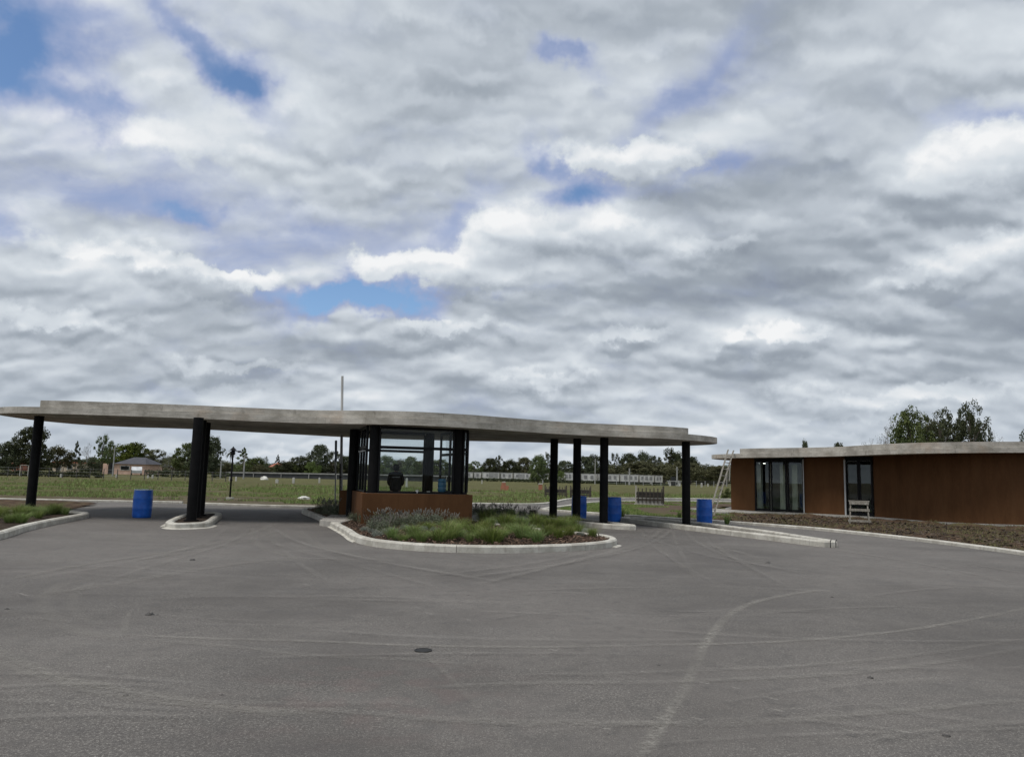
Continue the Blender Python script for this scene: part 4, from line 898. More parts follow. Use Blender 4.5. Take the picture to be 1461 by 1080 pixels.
fr = empty('goal_frame', at(33, 679, 96), label='white open metal frame standing behind the far left column', cat='frame')
m_ = MB(); m_.beam((-.45, 0, 0), (-.45, 0, 1.35), .06, .06); m_.beam((.55, 0, 0), (.55, 0, 1.35), .06, .06); m_.beam((-.5, 0, 1.32), (.6, 0, 1.32), .06, .06); m_.build('frame_tube', M['stake_white'], fr)

def car(u, vb, Y, m, lab, L=4.2, rz_=0.):
    q = at(u, vb, Y); r = empty('parked_car', (q.x, q.y, -.03), rz_, lab, 'car')
    prof = [(-2.1, .35), (2.1, .35), (2.12, .75), (1.9, .86), (1.15, .93), (.55, 1.40), (-1.25, 1.43), (-1.95, .95), (-2.12, .80)]
    vs = [(x, -.82, z) for x, z in prof] + [(x, .82, z) for x, z in prof]; n = len(prof)
    MB().add(vs, [tuple(range(n)), tuple(range(2 * n - 1, n - 1, -1))] + [(i, n + i, n + (i + 1) % n, (i + 1) % n) for i in range(n)]).build('body', m, r)
    g = MB()
    for s in (-.826, .826): g.add([(.95, s, .95), (.5, s, 1.34), (-1.2, s, 1.36), (-1.7, s, .95)], [(0, 1, 2, 3) if s > 0 else (3, 2, 1, 0)])
    g.build('side_windows', M['window_dark'], r)
    for x in (-1.3, 1.3):
        for y in (-.74, .74):
            w = MB(); w.tube([(x, y - .1, .32), (x, y + .1, .32)], .32, 14); w.build('wheel', M['rubber'], r)
    return r
car(194, 681, 134, M['car_white'], 'pale parked car in front of the pink house', 4.2, R(116))

# ------------------------------------------------------------------ boundary fence, clipped hedge, containers
fe = empty('boundary_fence', (0, 0, 0), label='long dark screened fence with a pale top rail across the field', cat='fence')
FP = [(at(322, 682.5, 140)), (at(480, 684.5, 140)), (at(605, 687, 141)), (at(668, 689, 143))]
top = [at(322, 673.6, 140), at(480, 676.2, 140), at(605, 678.4, 141), at(668, 680, 143)]
for (a, b, ta, tb) in zip(FP, FP[1:], top, top[1:]):
    A, B = Vector((a.x, a.y, -.05)), Vector((b.x, b.y, -.05))
    MB().add([A, B, (B.x, B.y, tb.z - .10), (A.x, A.y, ta.z - .10), (A.x, A.y + .06, -.05), (B.x, B.y + .06, -.05), (B.x, B.y + .06, tb.z - .10), (A.x, A.y + .06, ta.z - .10)], [(0, 1, 2, 3), (5, 4, 7, 6), (3, 2, 6, 7), (0, 4, 5, 1)]).build('screen_panel', M['hedge_wall'], fe)
    MB().beam((A.x, A.y - .05, ta.z - .02), (B.x, B.y - .05, tb.z - .02), .22, .22).build('top_rail', M['coping_grey'], fe)
    n = int((B - A).length / 4.)
    for i in range(n):
        p = A.lerp(B, i / n); MB().box((p.x, p.y - .1, ta.z / 2 - .05), (.12, .12, ta.z + .1)).build('post', M['coping_grey'], fe)
wf = empty('wire_fence', (0, 0, 0), label='wire fence on thin pale posts along the left field edge', cat='fence')
A, B = Vector((-66, 92, 0)), Vector((-34, 93, 0)); wm = MB()
for i in range(21):
    p = A.lerp(B, i / 20); MB().box((p.x, p.y, .55), (.07, .07, 1.15)).build('post', M['iron'], wf)
for z in (.3, .7, 1.05): wm.beam((A.x, A.y - .06, z), (B.x, B.y - .06, z), .015, .015)
wm.build('wires', M['galvanised'], wf)
wf2 = empty('wire_fence', (0, 0, 0), label='wire fence on pale posts at the edge of the woods on the right', cat='fence')
A, B = Vector((20, 158, 0)), Vector((62, 160, 0)); wm = MB()
for i in range(24):
    p = A.lerp(B, i / 23); MB().box((p.x, p.y, .6), (.10, .10, 1.2)).build('post', M['galvanised'], wf2)
for z in (.3, .7, 1.1): wm.beam((A.x, A.y - .08, z), (B.x, B.y - .08, z), .02, .02)
wm.build('wires', M['galvanised'], wf2)

def container(u0, u1, vt, vb, Y, lab, wins, cat='container'):
    a, b = at(u0, vb, Y), at(u1, vb, Y); z1 = at((u0 + u1) / 2, vt, Y).z; w = b.x - a.x - .25; z0 = .45; h = z1 - z0
    r = empty('site_container', ((a.x + b.x) / 2, Y, -.03), label=lab, cat=cat, group='white site containers in a row')
    body = MB(); body.box((0, 1.2, z0 + h / 2), (w, 2.4, h))
    body.build('body', M['trailer_white'], r); MB().box((0, 1.2, z0 + h + .05), (w + .15, 2.5, .10)).build('roof_frame', M['coping_grey'], r)
    MB().box((0, 1.2, .22), (w * .96, 2.2, .46)).build('under_frame', M['trailer_under'], r)
    for x in (-w / 2 + .06, w / 2 - .06): MB().box((x, -.04, z0 + h / 2), (.12, .1, h)).build('corner_post', M['stake_white'], r)
    for f, ww, hh in wins: MB().box((-w / 2 + f * w, -.03, z0 + h * .55), (ww, .08, hh)).build('window', M['container_window'] if ww < 1.6 else M['grey_metal'], r)
W1 = [(.25, .7, .8), (.7, .7, .8)]
for k, (u0, u1, vt, vb, Y, w) in enumerate(((655, 675, 673.5, 683, 205, W1), (675, 687, 674, 683.5, 206, [(.5, .6, .7)]), (687, 713, 674, 684.5, 205, [(.3, .5, .6), (.66, 2.4, 1.1)]), (713, 732, 674.6, 684.5, 207, [(.3, .6, .8), (.75, .6, .8)]), (732, 757.5, 675, 684.7, 206, [(.2, .6, .6), (.45, 1.7, .9), (.8, .6, .7)]), (758, 783, 675.5, 685, 208, W1), (785, 804, 676.5, 686, 208, [(.5, .6, .8)]), (804.5, 828, 674.5, 688, 204, [(.12, .7, 1.), (.35, .5, 1.)]), (828, 852, 676, 688, 205, [(.3, .8, .9), (.7, .8, .9)]), (853, 884, 676.5, 689.5, 206, [(.2, .8, .9), (.55, .7, .9), (.8, .7, .9)]), (884, 911.5, 677, 690, 206, [(.3, .9, 1.), (.6, .6, .9), (.85, .6, .9)]), (911.5, 933.5, 678, 690.5, 206, [(.2, .6, .9), (.5, .7, .9), (.8, .7, .9)]), (933.5, 946, 678.5, 690.5, 206, [(.35, .5, .9), (.7, .4, .9)]))):
    labs = ['white site container just right of the booth', 'narrow white container between two longer ones right of the booth', 'white container with a broad dark opening, third from the booth', 'white container left of the middle of the row behind the brick stack', 'white container left of the dark round tree', 'white container partly hidden behind the dark round tree', 'white container just right of the first right column', 'tall bright white container beside the second right column', 'white container between the second and third right columns', 'white container just right of the third right column', 'white container with three windows behind the tall white pole', 'white container second from the right end of the row', 'short white container at the right end of the row']
    container(u0, u1, vt, vb, Y, labs[k], w)

# ------------------------------------------------------------------ trees
def leaf_quads(mb, c, rad, n, size, r, flat=.8):
    for _ in range(n):
        d = Vector((r.gauss(0, 1), r.gauss(0, 1), r.gauss(0, 1))).normalized() * (r.random() ** .4)
        p = Vector((c[0] + d.x * rad[0], c[1] + d.y * rad[1], c[2] + d.z * rad[2])); s = size * r.uniform(.6, 1.3)
        nrm = (d + Vector((r.gauss(0, .6), r.gauss(0, .6), r.gauss(.3, .6)))).normalized()
        a = nrm.cross(Vector((r.gauss(0, 1), r.gauss(0, 1), r.gauss(0, 1)))).normalized(); b = nrm.cross(a) * .62
        mb.add([p - a * s, p + b * s, p + a * s, p - b * s], [(0, 1, 2, 3)])
TM = {}
LEAF = {'broad': .024, 'dense': .024, 'loose': .022, 'open': .020, 'airy': .015, 'leafy': .017}
def tree_meshes(kind, seed):
    if (kind, seed) in TM: return TM[(kind, seed)]
    r = random.Random(seed * 77 + len(kind)); lf = MB(); tr = MB(); H = 1.
    def limb(a, b, ra, rb):
        mid = Vector(a).lerp(Vector(b), .5) + Vector((r.gauss(0, .02), r.gauss(0, .02), .02)); tr.tube([a, mid, b], [ra, (ra + rb) / 2, rb], 5)
    if kind in ('broad', 'dense', 'loose', 'open', 'airy', 'leafy'):
        lowz = {'broad': .28, 'dense': .16, 'loose': .25, 'open': .30, 'airy': .30, 'leafy': .22}[kind]; n = {'broad': 44, 'dense': 60, 'loose': 40, 'open': 34, 'airy': 30, 'leafy': 54}[kind]; q = {'broad': 125, 'dense': 115, 'loose': 85, 'open': 80, 'airy': 70, 'leafy': 110}[kind]
        tr.tube([(0, 0, -.02), (.01, 0, .2), (0, .01, .45), (.01, 0, .75)], [.032, .024, .018, .008], 7)
        for i in range(n):
            t = (i + .5) / n; z = lowz + (1 - lowz) * t * .92; prof = math.sin(math.pi * min(1, (.18 + .80 * t))) ** .55 if kind not in ('open', 'airy') else .45 + .5 * math.sin(math.pi * t)
            ang = i * 2.4 + r.random(); rr = .46 * prof * (r.random() ** .42 if kind not in ('open', 'airy') else r.uniform(.3, 1)); c = (math.cos(ang) * rr, math.sin(ang) * rr, z)
            s = {'broad': .135, 'dense': .13, 'loose': .105, 'open': .085, 'airy': .075, 'leafy': .11}[kind] * r.uniform(.5, 1.35)
            leaf_quads(lf, c, (s, s, s * r.uniform(.6, .9)), q, LEAF[kind], r)
            if i % 3 == 0: limb((0, 0, max(.15, z - .25)), c, .012, .004)
    elif kind == 'cone':
        tr.tube([(0, 0, -.02), (0, 0, .95)], [.03, .004], 6)
        for i in range(26):
            t = i / 25; z = .12 + .86 * t; rr = .42 * (1 - t) ** .8 * r.uniform(.5, 1); ang = i * 2.4; leaf_quads(lf, (math.cos(ang) * rr, math.sin(ang) * rr, z), (.12 * (1.2 - t), .12 * (1.2 - t), .05), 85, .022, r)
    elif kind == 'tier':
        tr.tube([(0, 0, -.02), (0, 0, .97)], [.022, .004], 6)
        for k in range(7):
            z = .38 + .09 * k; L = .46 * (1 - k / 8.5)
            for j in range(6):
                a = j * math.pi / 3 + k * .5; e = (math.cos(a) * L, math.sin(a) * L, z + .03); limb((0, 0, z - .02), e, .008, .003); leaf_quads(lf, e, (.09, .09, .035), 40, .020, r); leaf_quads(lf, (e[0] * .55, e[1] * .55, z + .01), (.07, .07, .03), 25, .018, r)
    elif kind == 'cypress':
        tr.tube([(0, 0, -.02), (0, 0, .5)], [.04, .02], 6)
        for i in range(24): leaf_quads(lf, (r.gauss(0, .06), r.gauss(0, .06), .06 + .90 * i / 23), (.42 * math.sin(math.pi * (.12 + .80 * i / 23)) ** .7,) * 2 + (.06,), 70, .022, r)
    elif kind == 'palm':
        tr.tube([(0, 0, -.02), (.03, 0, .4), (0, 0, .82)], [.022, .016, .014], 8)
        for j in range(26):
            a = j * 2.4; up = r.uniform(-.5, 1.); P = [Vector((0, 0, .82))]; d = Vector((math.cos(a), math.sin(a), up)).normalized()
            for k in range(5): P.append(P[-1] + d * .075); d = (d + Vector((0, 0, -.28))).normalized()
            for k in range(5):
                s = (P[k + 1] - P[k]).cross(Vector((0, 0, 1))).normalized() * (.035 * (1 - k / 6)); lf.add([P[k] - s, P[k + 1] - s * .8, P[k + 1] + s * .8, P[k] + s], [(0, 1, 2, 3)])
    elif kind == 'bush':
        tr.tube([(0, 0, -.02), (.02, 0, .4)], [.03, .012], 5)
        for i in range(22):
            a = r.random() * 6.3; rr = .40 * r.random() ** .5; z = r.uniform(.12, .86) * (1 - (rr / .55) ** 2 * .5); leaf_quads(lf, (math.cos(a) * rr, math.sin(a) * rr, z), (.15, .15, .13), 150, .025, r)
    elif kind == 'bare':
        def br(p, d, L, ra, lv):
            q = p + d * L; tr.tube([p, p.lerp(q, .5) + Vector((r.gauss(0, .012), r.gauss(0, .012), 0)), q], [ra, ra * .8, ra * .6], 4 if lv > 1 else 6, cap=False)
            if lv >= 5:
                for _ in range(2): leaf_quads(lf, q, (.035, .035, .035), 2, .008, r)
                return
            for k in range(3 if lv < 4 else 2):
                nd = (d + Vector((r.gauss(0, .50), r.gauss(0, .50), r.gauss(.12, .35)))).normalized(); br(p.lerp(q, r.uniform(.65, 1.)), nd, L * r.uniform(.62, .80), ra * .56, lv + 1)
        br(Vector((0, 0, -.02)), Vector((.02, 0, 1)), .34, .017, 0)
    TM[(kind, seed)] = (kind, lf, tr, {})
    return TM[(kind, seed)]
MESHES = {}
WIDE = {'broad': 1.22, 'dense': 1.15, 'loose': 1.3, 'open': 1.35, 'airy': 1.35, 'leafy': 1.3, 'cone': 1.25, 'cypress': 1.3, 'bush': 1.25, 'bare': 1.3, 'tier': 1.15, 'palm': 1.1}
def tree(kind, seed, u, vt, wpx, Y, leaf, lab, group=None, name='tree', vb=None, barkm='bark', cat='tree'):
    k, lf, tr, _ = tree_meshes(kind, seed)
    key = (kind, seed, leaf, barkm)
    if key not in MESHES: MESHES[key] = (lf.mesh('crown_mesh', M[leaf]), tr.mesh('trunk_mesh', M[barkm], smooth=True))
    p = at(u, 680, Y); h = at(u, vt, Y).z + .03; w = wpx / F * Y * WIDE.get(kind, 1.3)
    r = empty(name, (p.x, Y, -.03), rnd.random() * 6.28, lab, cat, group, (w, w, h))
    link_mesh('crown', MESHES[key][0], r); link_mesh('trunk', MESHES[key][1], r)
    return r
T = [ # kind seed u vtop width depth leaf label
 ('dense', 1, 8, 630, 34, 118, 'leaf_dark', 'dark bushy tree at the left picture edge'), ('dense', 2, 42, 607, 46, 120, 'leaf_dark', 'tall dark tree behind the leftmost canopy column'), ('open', 1, 20, 622, 28, 126, 'leaf_dark', 'ragged dark tree left of the leftmost column'),
 ('broad', 1, 80, 637, 34, 128, 'leaf_olive', 'brownish olive tree above the beige house'), ('cone', 1, 106, 630, 22, 130, 'leaf_dark', 'dark pointed tree right of the beige house'), ('bare', 1, 122, 625, 22, 128, 'leaf_grey', 'grey leafless tree between the beige and pink houses'), ('open', 2, 143, 619, 24, 126, 'leaf_mid', 'tall ragged eucalyptus left of the pink house'), ('open', 3, 154, 627, 14, 130, 'leaf_mid', 'thin leaning treetop just right of the tall ragged eucalyptus'),
 ('bush', 1, 126, 649, 26, 120, 'leaf_dark', 'dark round bush tree left of the pink house', ), ('broad', 2, 172, 634, 50, 148, 'leaf_bright', 'green broad tree behind the left half of the pink house'), ('dense', 3, 192, 631, 42, 150, 'leaf_mid', 'tallest fresh green tree behind the pink house roof'), ('loose', 1, 218, 640, 34, 150, 'leaf_olive', 'thin olive tree right of the pink house'),
 ('bare', 2, 236, 639, 30, 152, 'leaf_grey', 'grey leafless tree left of the three left columns'), ('loose', 2, 246, 650, 30, 142, 'leaf_olive', 'low olive tree left of the three left columns'), ('broad', 3, 266, 632, 34, 130, 'leaf_mid', 'green tree showing just left of the three left columns'), ('dense', 1, 290, 622, 48, 124, 'leaf_dark', 'big dark tree behind the three left columns'), ('open', 2, 305, 622, 18, 126, 'leaf_dark', 'ragged dark treetop just right of the three left columns'),
 ('broad', 2, 319, 660, 22, 150, 'leaf_olive', 'low olive tree under the palm'), ('palm', 1, 327, 640, 22, 160, 'leaf_dark', 'tall slender palm tree behind the black lamp post'), ('cone', 2, 346, 639, 32, 150, 'leaf_mid', 'pointed green tree right of the palm'), ('broad', 1, 364, 653, 34, 160, 'leaf_mid', 'rounded green tree left of the dark cypress'), ('cypress', 1, 378.5, 651, 8, 155, 'leaf_dark', 'narrow dark cypress beside the red tiled house'), ('broad', 3, 368, 663, 26, 150, 'leaf_olive', 'low olive tree left of the cypress foot'),
 ('cone', 1, 395, 649, 18, 190, 'leaf_dark', 'pointed dark conifer above the red tiled house'), ('broad', 1, 406, 658, 26, 165, 'leaf_dark', 'dark low tree right of the pointed conifer'), ('broad', 2, 428, 651, 34, 170, 'leaf_dark', 'dark spreading tree above the white gabled house'), ('dense', 2, 454, 633, 32, 175, 'leaf_dark', 'tall dark domed tree left of the pale mast'), ('bush', 2, 446, 656, 20, 165, 'leaf_bright', 'light yellow green tree below the tall domed tree'), ('loose', 3, 476, 643, 30, 178, 'leaf_dark', 'dark tree right behind the pale mast'), ('broad', 3, 417, 662, 20, 168, 'leaf_mid', 'low green tree above the slate roofed house'), ('dense', 3, 492, 650, 26, 180, 'leaf_dark', 'dark tree between the mast and the booth'),
 ('dense', 1, 549, 650, 34, 175, 'leaf_mid', 'green tree seen through the booth left of the person'), ('broad', 1, 568, 656, 30, 182, 'leaf_olive', 'olive tree behind the head of the person in the booth'), ('dense', 3, 586, 651, 26, 172, 'leaf_mid', 'green tree seen through the booth right of the person'), ('broad', 2, 602, 657, 26, 180, 'leaf_olive', 'olive tree seen through the booth by the inner post'), ('broad', 3, 626, 655, 34, 182, 'leaf_mid', 'green tree behind the right glass of the booth'), ('bush', 1, 648, 660, 26, 182, 'leaf_mid', 'green tree behind the right front booth post'),
 ('loose', 1, 677, 657, 22, 212, 'leaf_mid', 'light green thin tree just right of the booth'), ('dense', 2, 699, 653, 26, 216, 'leaf_dark', 'dark tree above the second container right of the booth'), ('loose', 3, 711.5, 649, 14, 214, 'leaf_dark', 'small narrow treetop above the third container'), ('broad', 1, 727, 656, 26, 216, 'leaf_dark', 'dark spreading tree right of the small narrow treetop'), ('dense', 3, 747, 652, 28, 218, 'leaf_olive', 'brownish dark tree left of the round tree with a trunk'), ('dense', 1, 768, 649, 28, 140, 'leaf_mid', 'dark round tree with a bare trunk standing in the field'), ('open', 1, 781, 645, 16, 218, 'leaf_dark', 'thin treetop behind the first right column'), ('broad', 3, 806, 657, 32, 216, 'leaf_dark', 'dark tree between the first and second right columns'), ('bush', 2, 798, 670, 16, 200, 'leaf_bright', 'small yellow green tree right of the first right column'),
 ('dense', 2, 834, 650, 30, 214, 'leaf_dark', 'dark tree between the second and third right columns'), ('broad', 2, 848, 649, 26, 220, 'leaf_dark', 'dark tree just left of the third right column'), ('open', 3, 876.5, 645, 16, 216, 'leaf_dark', 'slender dark tree right of the third right column'), ('dense', 3, 897, 646, 30, 220, 'leaf_dark', 'dark round tree above the white pole'), ('broad', 1, 918, 645, 24, 224, 'leaf_dark', 'dark tree right of the round one above the containers'), ('loose', 2, 934, 649, 26, 222, 'leaf_dark', 'dark thin tree left of the tallest tree'), ('open', 2, 956, 638, 26, 224, 'leaf_dark', 'tallest dark tree of the wood left of the last right column'), ('dense', 1, 964, 645, 30, 226, 'leaf_dark', 'dense dark tree under the tallest treetop'), ('broad', 3, 986, 651, 26, 222, 'leaf_dark', 'dark tree just right of the last right column'),
 ('bush', 1, 880, 660, 40, 212, 'leaf_olive', 'olive green bush behind the white containers, leftmost'), ('broad', 1, 914, 658, 50, 214, 'leaf_olive', 'wide olive tree behind the containers left of the shed'), ('bush', 2, 948, 656, 46, 212, 'leaf_olive', 'olive brown tree behind the white shed'), ('broad', 2, 976, 658, 44, 200, 'leaf_olive', 'olive brown tree behind the last right column'), ('bush', 1, 1003, 660, 44, 195, 'leaf_olive', 'wide olive tree right of the last right column'), ('broad', 3, 1027, 664, 40, 190, 'leaf_olive', 'low olive tree behind the ladder'), ('bush', 2, 1045, 666, 34, 185, 'leaf_olive', 'low olive tree at the pavilion corner'),
 ('bush', 1, 1036, 694, 16, 66, 'leaf_mid', 'small green bush between the ladder and the pavilion'),
 ('dense', 2, 1149, 627, 13, 120, 'leaf_dark', 'single treetop above the pavilion roof, left of the others'), ('broad', 3, 1198, 631, 22, 130, 'leaf_dark', 'low dark treetop peeking over the pavilion roof'), ('bare', 1, 1274, 578, 48, 84, 'leaf_grey', 'tall bare branched tree left of the green tree above the roof'), ('leafy', 3, 1302, 580, 54, 80, 'leaf_mid', 'green leafy tree above the pavilion roof'), ('leafy', 1, 1296, 598, 46, 81, 'leaf_mid', 'lower green tree filling the middle of the roof trees'), ('airy', 3, 1344, 577, 50, 80, 'leaf_dark', 'thin dark tree with gaps in the middle of the roof trees'), ('airy', 1, 1364, 582, 44, 84, 'leaf_dark', 'loose dark tree left of the darkest roof tree'), ('airy', 2, 1387, 567, 50, 78, 'leaf_dark', 'tallest darkest tree above the pavilion roof'), ('leafy', 2, 1388, 584, 40, 80, 'leaf_dark', 'dark bushy tree just under the tallest roof tree'), ('airy', 2, 1326, 590, 46, 82, 'leaf_olive', 'olive tree filling the gap between the green and dark roof trees'), ('airy', 1, 1370, 592, 52, 85, 'leaf_dark', 'low dark tree between the two tallest roof trees'), ('leafy', 1, 1342, 598, 84, 84, 'leaf_dark', 'dark low crown filling the middle of the roof tree clump'), ('airy', 3, 1405, 598, 40, 80, 'leaf_dark', 'low dark tree at the right end of the roof tree clump'),
 ('bare', 2, 1412, 594, 38, 86, 'leaf_grey', 'bare branched tree right of the tallest roof tree'), ('bare', 3, 1240, 614, 26, 100, 'leaf_grey', 'faint bare treetop left of the tall bare tree'), ('bare', 1, 1432, 610, 26, 100, 'leaf_grey', 'low bare treetop at the right above the roof'), ('open', 2, 1466, 612, 20, 95, 'leaf_dark', 'dark treetop cut by the right picture edge'), ('bare', 2, 1340, 590, 50, 88, 'leaf_grey', 'pale bare tree behind the thin dark roof tree'),
]
for row in T:
    kind, seed, u, vt, w, Y, leaf, lab = row
    nm = {'palm': 'palm_tree', 'cypress': 'cypress_tree', 'bare': 'bare_tree', 'tier': 'conifer_tree', 'cone': 'conifer_tree'}.get(kind, 'tree')
    tree(kind, seed, u, vt, w, Y, leaf, lab, 'trees beyond the field' if u < 1100 else 'trees behind the pavilion', nm, barkm='palebark' if kind == 'bare' else 'bark')
# lower growth that closes the tree line
r_ = random.Random(5); u = -6
while u < 1060:
    if True:
        Y = 172 + r_.random() * 25 if u < 640 else 226 + r_.random() * 16
        tree('bush', 1 + (int(u) % 2), u, (652 if 55 < u < 320 else 659 if u < 640 else 664 if u < 860 else 662) + r_.uniform(-4, 5), r_.uniform(34, 54), Y, r_.choice(['leaf_dark', 'leaf_olive', 'leaf_olive', 'leaf_mid']), 'low bushy tree filling the gaps of the distant tree line', 'low trees filling the distant tree line', 'bushy_tree')
    u += 10
def hedge(u0, u1, vt, vb, Y, lab, leaf='leaf_dark', d=1.2):
    a, b = at(u0, vb, Y), at(u1, vb, Y); h = at((u0 + u1) / 2, vt, Y).z; mb = MB(); r = random.Random(int(u0)); n = int((b.x - a.x) * 26)
    for _ in range(n):
        x = r.uniform(a.x, b.x); hh = h * (1 + .14 * noise.noise((x * .35, 0, 0))); leaf_quads(mb, (x, Y + r.uniform(0, d), r.uniform(.05, hh)), (.25, .2, .2), 6, .15, r)
    return tag(mb.build('hedge', M[leaf]), lab, 'hedge')
hedge(205, 276, 671.5, 683, 118, 'dark clipped hedge right of the pink house'); hedge(-12, 140, 672.5, 681, 97, 'dark ragged hedge along the wire fence at the left'); hedge(300, 325, 675, 684, 122, 'short dark hedge by the left column group'); hedge(655, 860, 684, 690, 170, 'dark low hedge running below the white containers'); hedge(860, 955, 690, 695, 168, 'dark low hedge below the right containers', 'leaf_dark')

# ------------------------------------------------------------------ planting, mulch, grass
def tuft_mesh(seed, n, h, spread, w, m, droop=.5, name='tuft_mesh'):
    r = random.Random(seed); mb = MB()
    for _ in range(n):
        a = r.random() * 6.283; b = Vector((math.cos(a), math.sin(a), 0)) * r.random() * spread * .35; lean = r.random() * spread; L = h * r.uniform(.55, 1.1)
        d = Vector((math.cos(a + r.gauss(0, .5)), math.sin(a + r.gauss(0, .5)), 0)); s = Vector((-d.y, d.x, 0)) * w * r.uniform(.6, 1.2)
        p1 = b + d * lean * .45 + Vector((0, 0, L * .62)); p2 = b + d * lean * (1 + droop * .3) + Vector((0, 0, L * (1 - droop * .25 * r.random())))
        mb.add([b - s, b + s, p1 + s * .8, p1 - s * .8, p2], [(0, 1, 2, 3), (3, 2, 4)])
    return mb.mesh(name, m)
def mound_mesh(seed, n, h, rad, m, leaf=.03):
    r = random.Random(seed); mb = MB()
    for _ in range(n):
        a = r.random() * 6.283; ph = r.random() ** .6; rr = rad * (1 - ph * ph * .6) ** .5 * r.uniform(.3, 1); b = Vector((math.cos(a) * rr * .5, math.sin(a) * rr * .5, h * ph * .3)); t = Vector((math.cos(a) * rr, math.sin(a) * rr, h * ph * r.uniform(.7, 1.05)))
        for k in range(4):
            p = b.lerp(t, .35 + .65 * (k + r.random()) / 4); d = Vector((r.gauss(0, 1), r.gauss(0, 1), r.gauss(.8, .6))).normalized() * leaf * 1.6; s = d.cross(Vector((r.gauss(0, 1), r.gauss(0, 1), .2))).normalized() * leaf * .30
            mb.add([p - s, p + d * .5 + s * .3, p + d, p + d * .5 - s], [(0, 1, 2, 3)])
    return mb.mesh('mound_mesh', m)
def spikes_mesh(seed, n, h, rad, m):
    r = random.Random(seed); mb = MB()
    for _ in range(n):
        a = r.random() * 6.283; rr = rad * r.random() ** .5; b = Vector((math.cos(a) * rr * .5, math.sin(a) * rr * .5, h * .4)); t = Vector((math.cos(a) * rr * 1.15, math.sin(a) * rr * 1.15, h * r.uniform(.85, 1.3)))
        d = t - b; s = d.cross(Vector((0, 0, 1))).normalized() * .005
        mb.add([b - s, b + s, t], [(0, 1, 2)])
        for k in range(3):
            q = b.lerp(t, .8 + .08 * k); mb.add([q + Vector((.013, 0, -.015)), q + Vector((0, .013, .02)), q + Vector((-.013, 0, -.015)), q + Vector((0, -.013, .02))], [(0, 1, 2, 3)])
    return mb.mesh('spike_mesh', m)
GR = [tuft_mesh(i, 330, .40, .42, .0050, M['grass'], .8) for i in range(4)]; GD = [tuft_mesh(20 + i, 70, .46, .42, .0040, M['dry'], .7) for i in range(3)]
LV = [mound_mesh(i, 260, .36, .30, M['lav'], .034) for i in range(3)]; LT = [spikes_mesh(i, 34, .36, .30, M['lavtip']) for i in range(3)]
SV = [mound_mesh(40 + i, 200, .22, .26, M['silver'], .032) for i in range(2)]
def grass_tuft(x, y, z, s, lab, grp):
    r = empty('ornamental_grass', (x, y, z), rnd.random() * 6.28, lab, 'grass plant', grp, (s, s, s * rnd.uniform(.85, 1.15))); link_mesh('leaf_blades', rnd.choice(GR), r); link_mesh('dry_blades', rnd.choice(GD), r)
def lavender(x, y, z, s, lab, grp):
    r = empty('lavender_bush', (x, y, z), rnd.random() * 6.28, lab, 'lavender', grp, (s, s, s)); link_mesh('foliage', rnd.choice(LV), r); link_mesh('flower_spikes', rnd.choice(LT), r)
def silver(x, y, z, s, lab, grp):
    r = empty('silver_shrub', (x, y, z), rnd.random() * 6.28, lab, 'shrub', grp, (s, s, s)); link_mesh('foliage', rnd.choice(SV), r)
ZB = .11
gl = ('green tussock of ornamental grass in the large kerbed bed before the booth', 'ornamental grasses in the booth bed'); ll = ('grey green lavender bush with thin flower spikes in the large booth bed', 'lavender bushes in the booth bed'); sl = ('low silver leaved shrub in the large booth bed near its kerb', 'silver shrubs in the booth bed')
for u, v, s in ((560, 768, .8), (590, 766, .75), (601, 772, .8), (626, 771, 1.05), (640, 768, 1.), (655, 766, .85), (612, 755, .8), (640, 756, .8), (660, 752, .95), (680, 757, .8), (676, 763, .95), (702, 773, 1.05), (712, 770, .85), (735, 750, 1.), (752, 763, 1.), (767, 772, .8), (757, 768, .7), (745, 752, 1.05), (765, 750, 1.0), (790, 757, .9), (797, 766, 1.), (812, 763, .85), (845, 764, .75), (700, 750, .95), (722, 752, .9), (712, 744, .9), (690, 744, .9), (775, 742, .9), (760, 740, .9), (730, 738, .8), (700, 737, .9), (670, 771, .6), (780, 748, .8), (685, 768, .8), (745, 766, .9), (730, 758, .9), (780, 762, .85), (805, 757, .9), (825, 758, .8), (720, 764, .7), (815, 750, .8), (690, 757, .9), (800, 750, .8), (588, 758, .65), (650, 760, .8), (610, 766, .7), (575, 771, .6)):
    q = gp(u, v + 2, ZB); grass_tuft(q.x, q.y, ZB, s * rnd.uniform(.75, 1.2), *gl)
for u, v, s in ((520, 745, .9), (540, 746, 1.), (556, 748, .95), (505, 742, .8), (570, 750, .85), (600, 748, 1.), (583, 747, .9), (622, 747, 1.), (655, 744, .9), (548, 756, .8), (690, 735, .95), (712, 734, .95), (725, 735, 1.), (680, 733, .9), (745, 735, .8), (533, 754, .8), (760, 734, .8), (645, 748, .8), (472, 733, 1.2), (460, 731, 1.05), (478, 728, .9), (665, 746, .7)):
    q = gp(u, v + 3, ZB); lavender(q.x, q.y, ZB, s * 1.15, *ll)
for u, v, s in ((538, 766, .75), (552, 762, .7), (590, 765, .8), (578, 757, .8), (520, 758, .6), (560, 760, .7), (793, 757, .8), (777, 762, .55), (838, 762, .8), (828, 765, .55), (530, 761, .6), (604, 758, .7), (662, 762, .6), (620, 760, .7), (690, 762, .7), (735, 756, .7), (705, 748, .7), (760, 755, .6), (648, 765, .6)):
    q = gp(u, v, ZB); silver(q.x, q.y, ZB, s, *sl)
g2 = ('green tussock of ornamental grass in the left edge bed beside its kerb', 'ornamental grasses in the left bed')
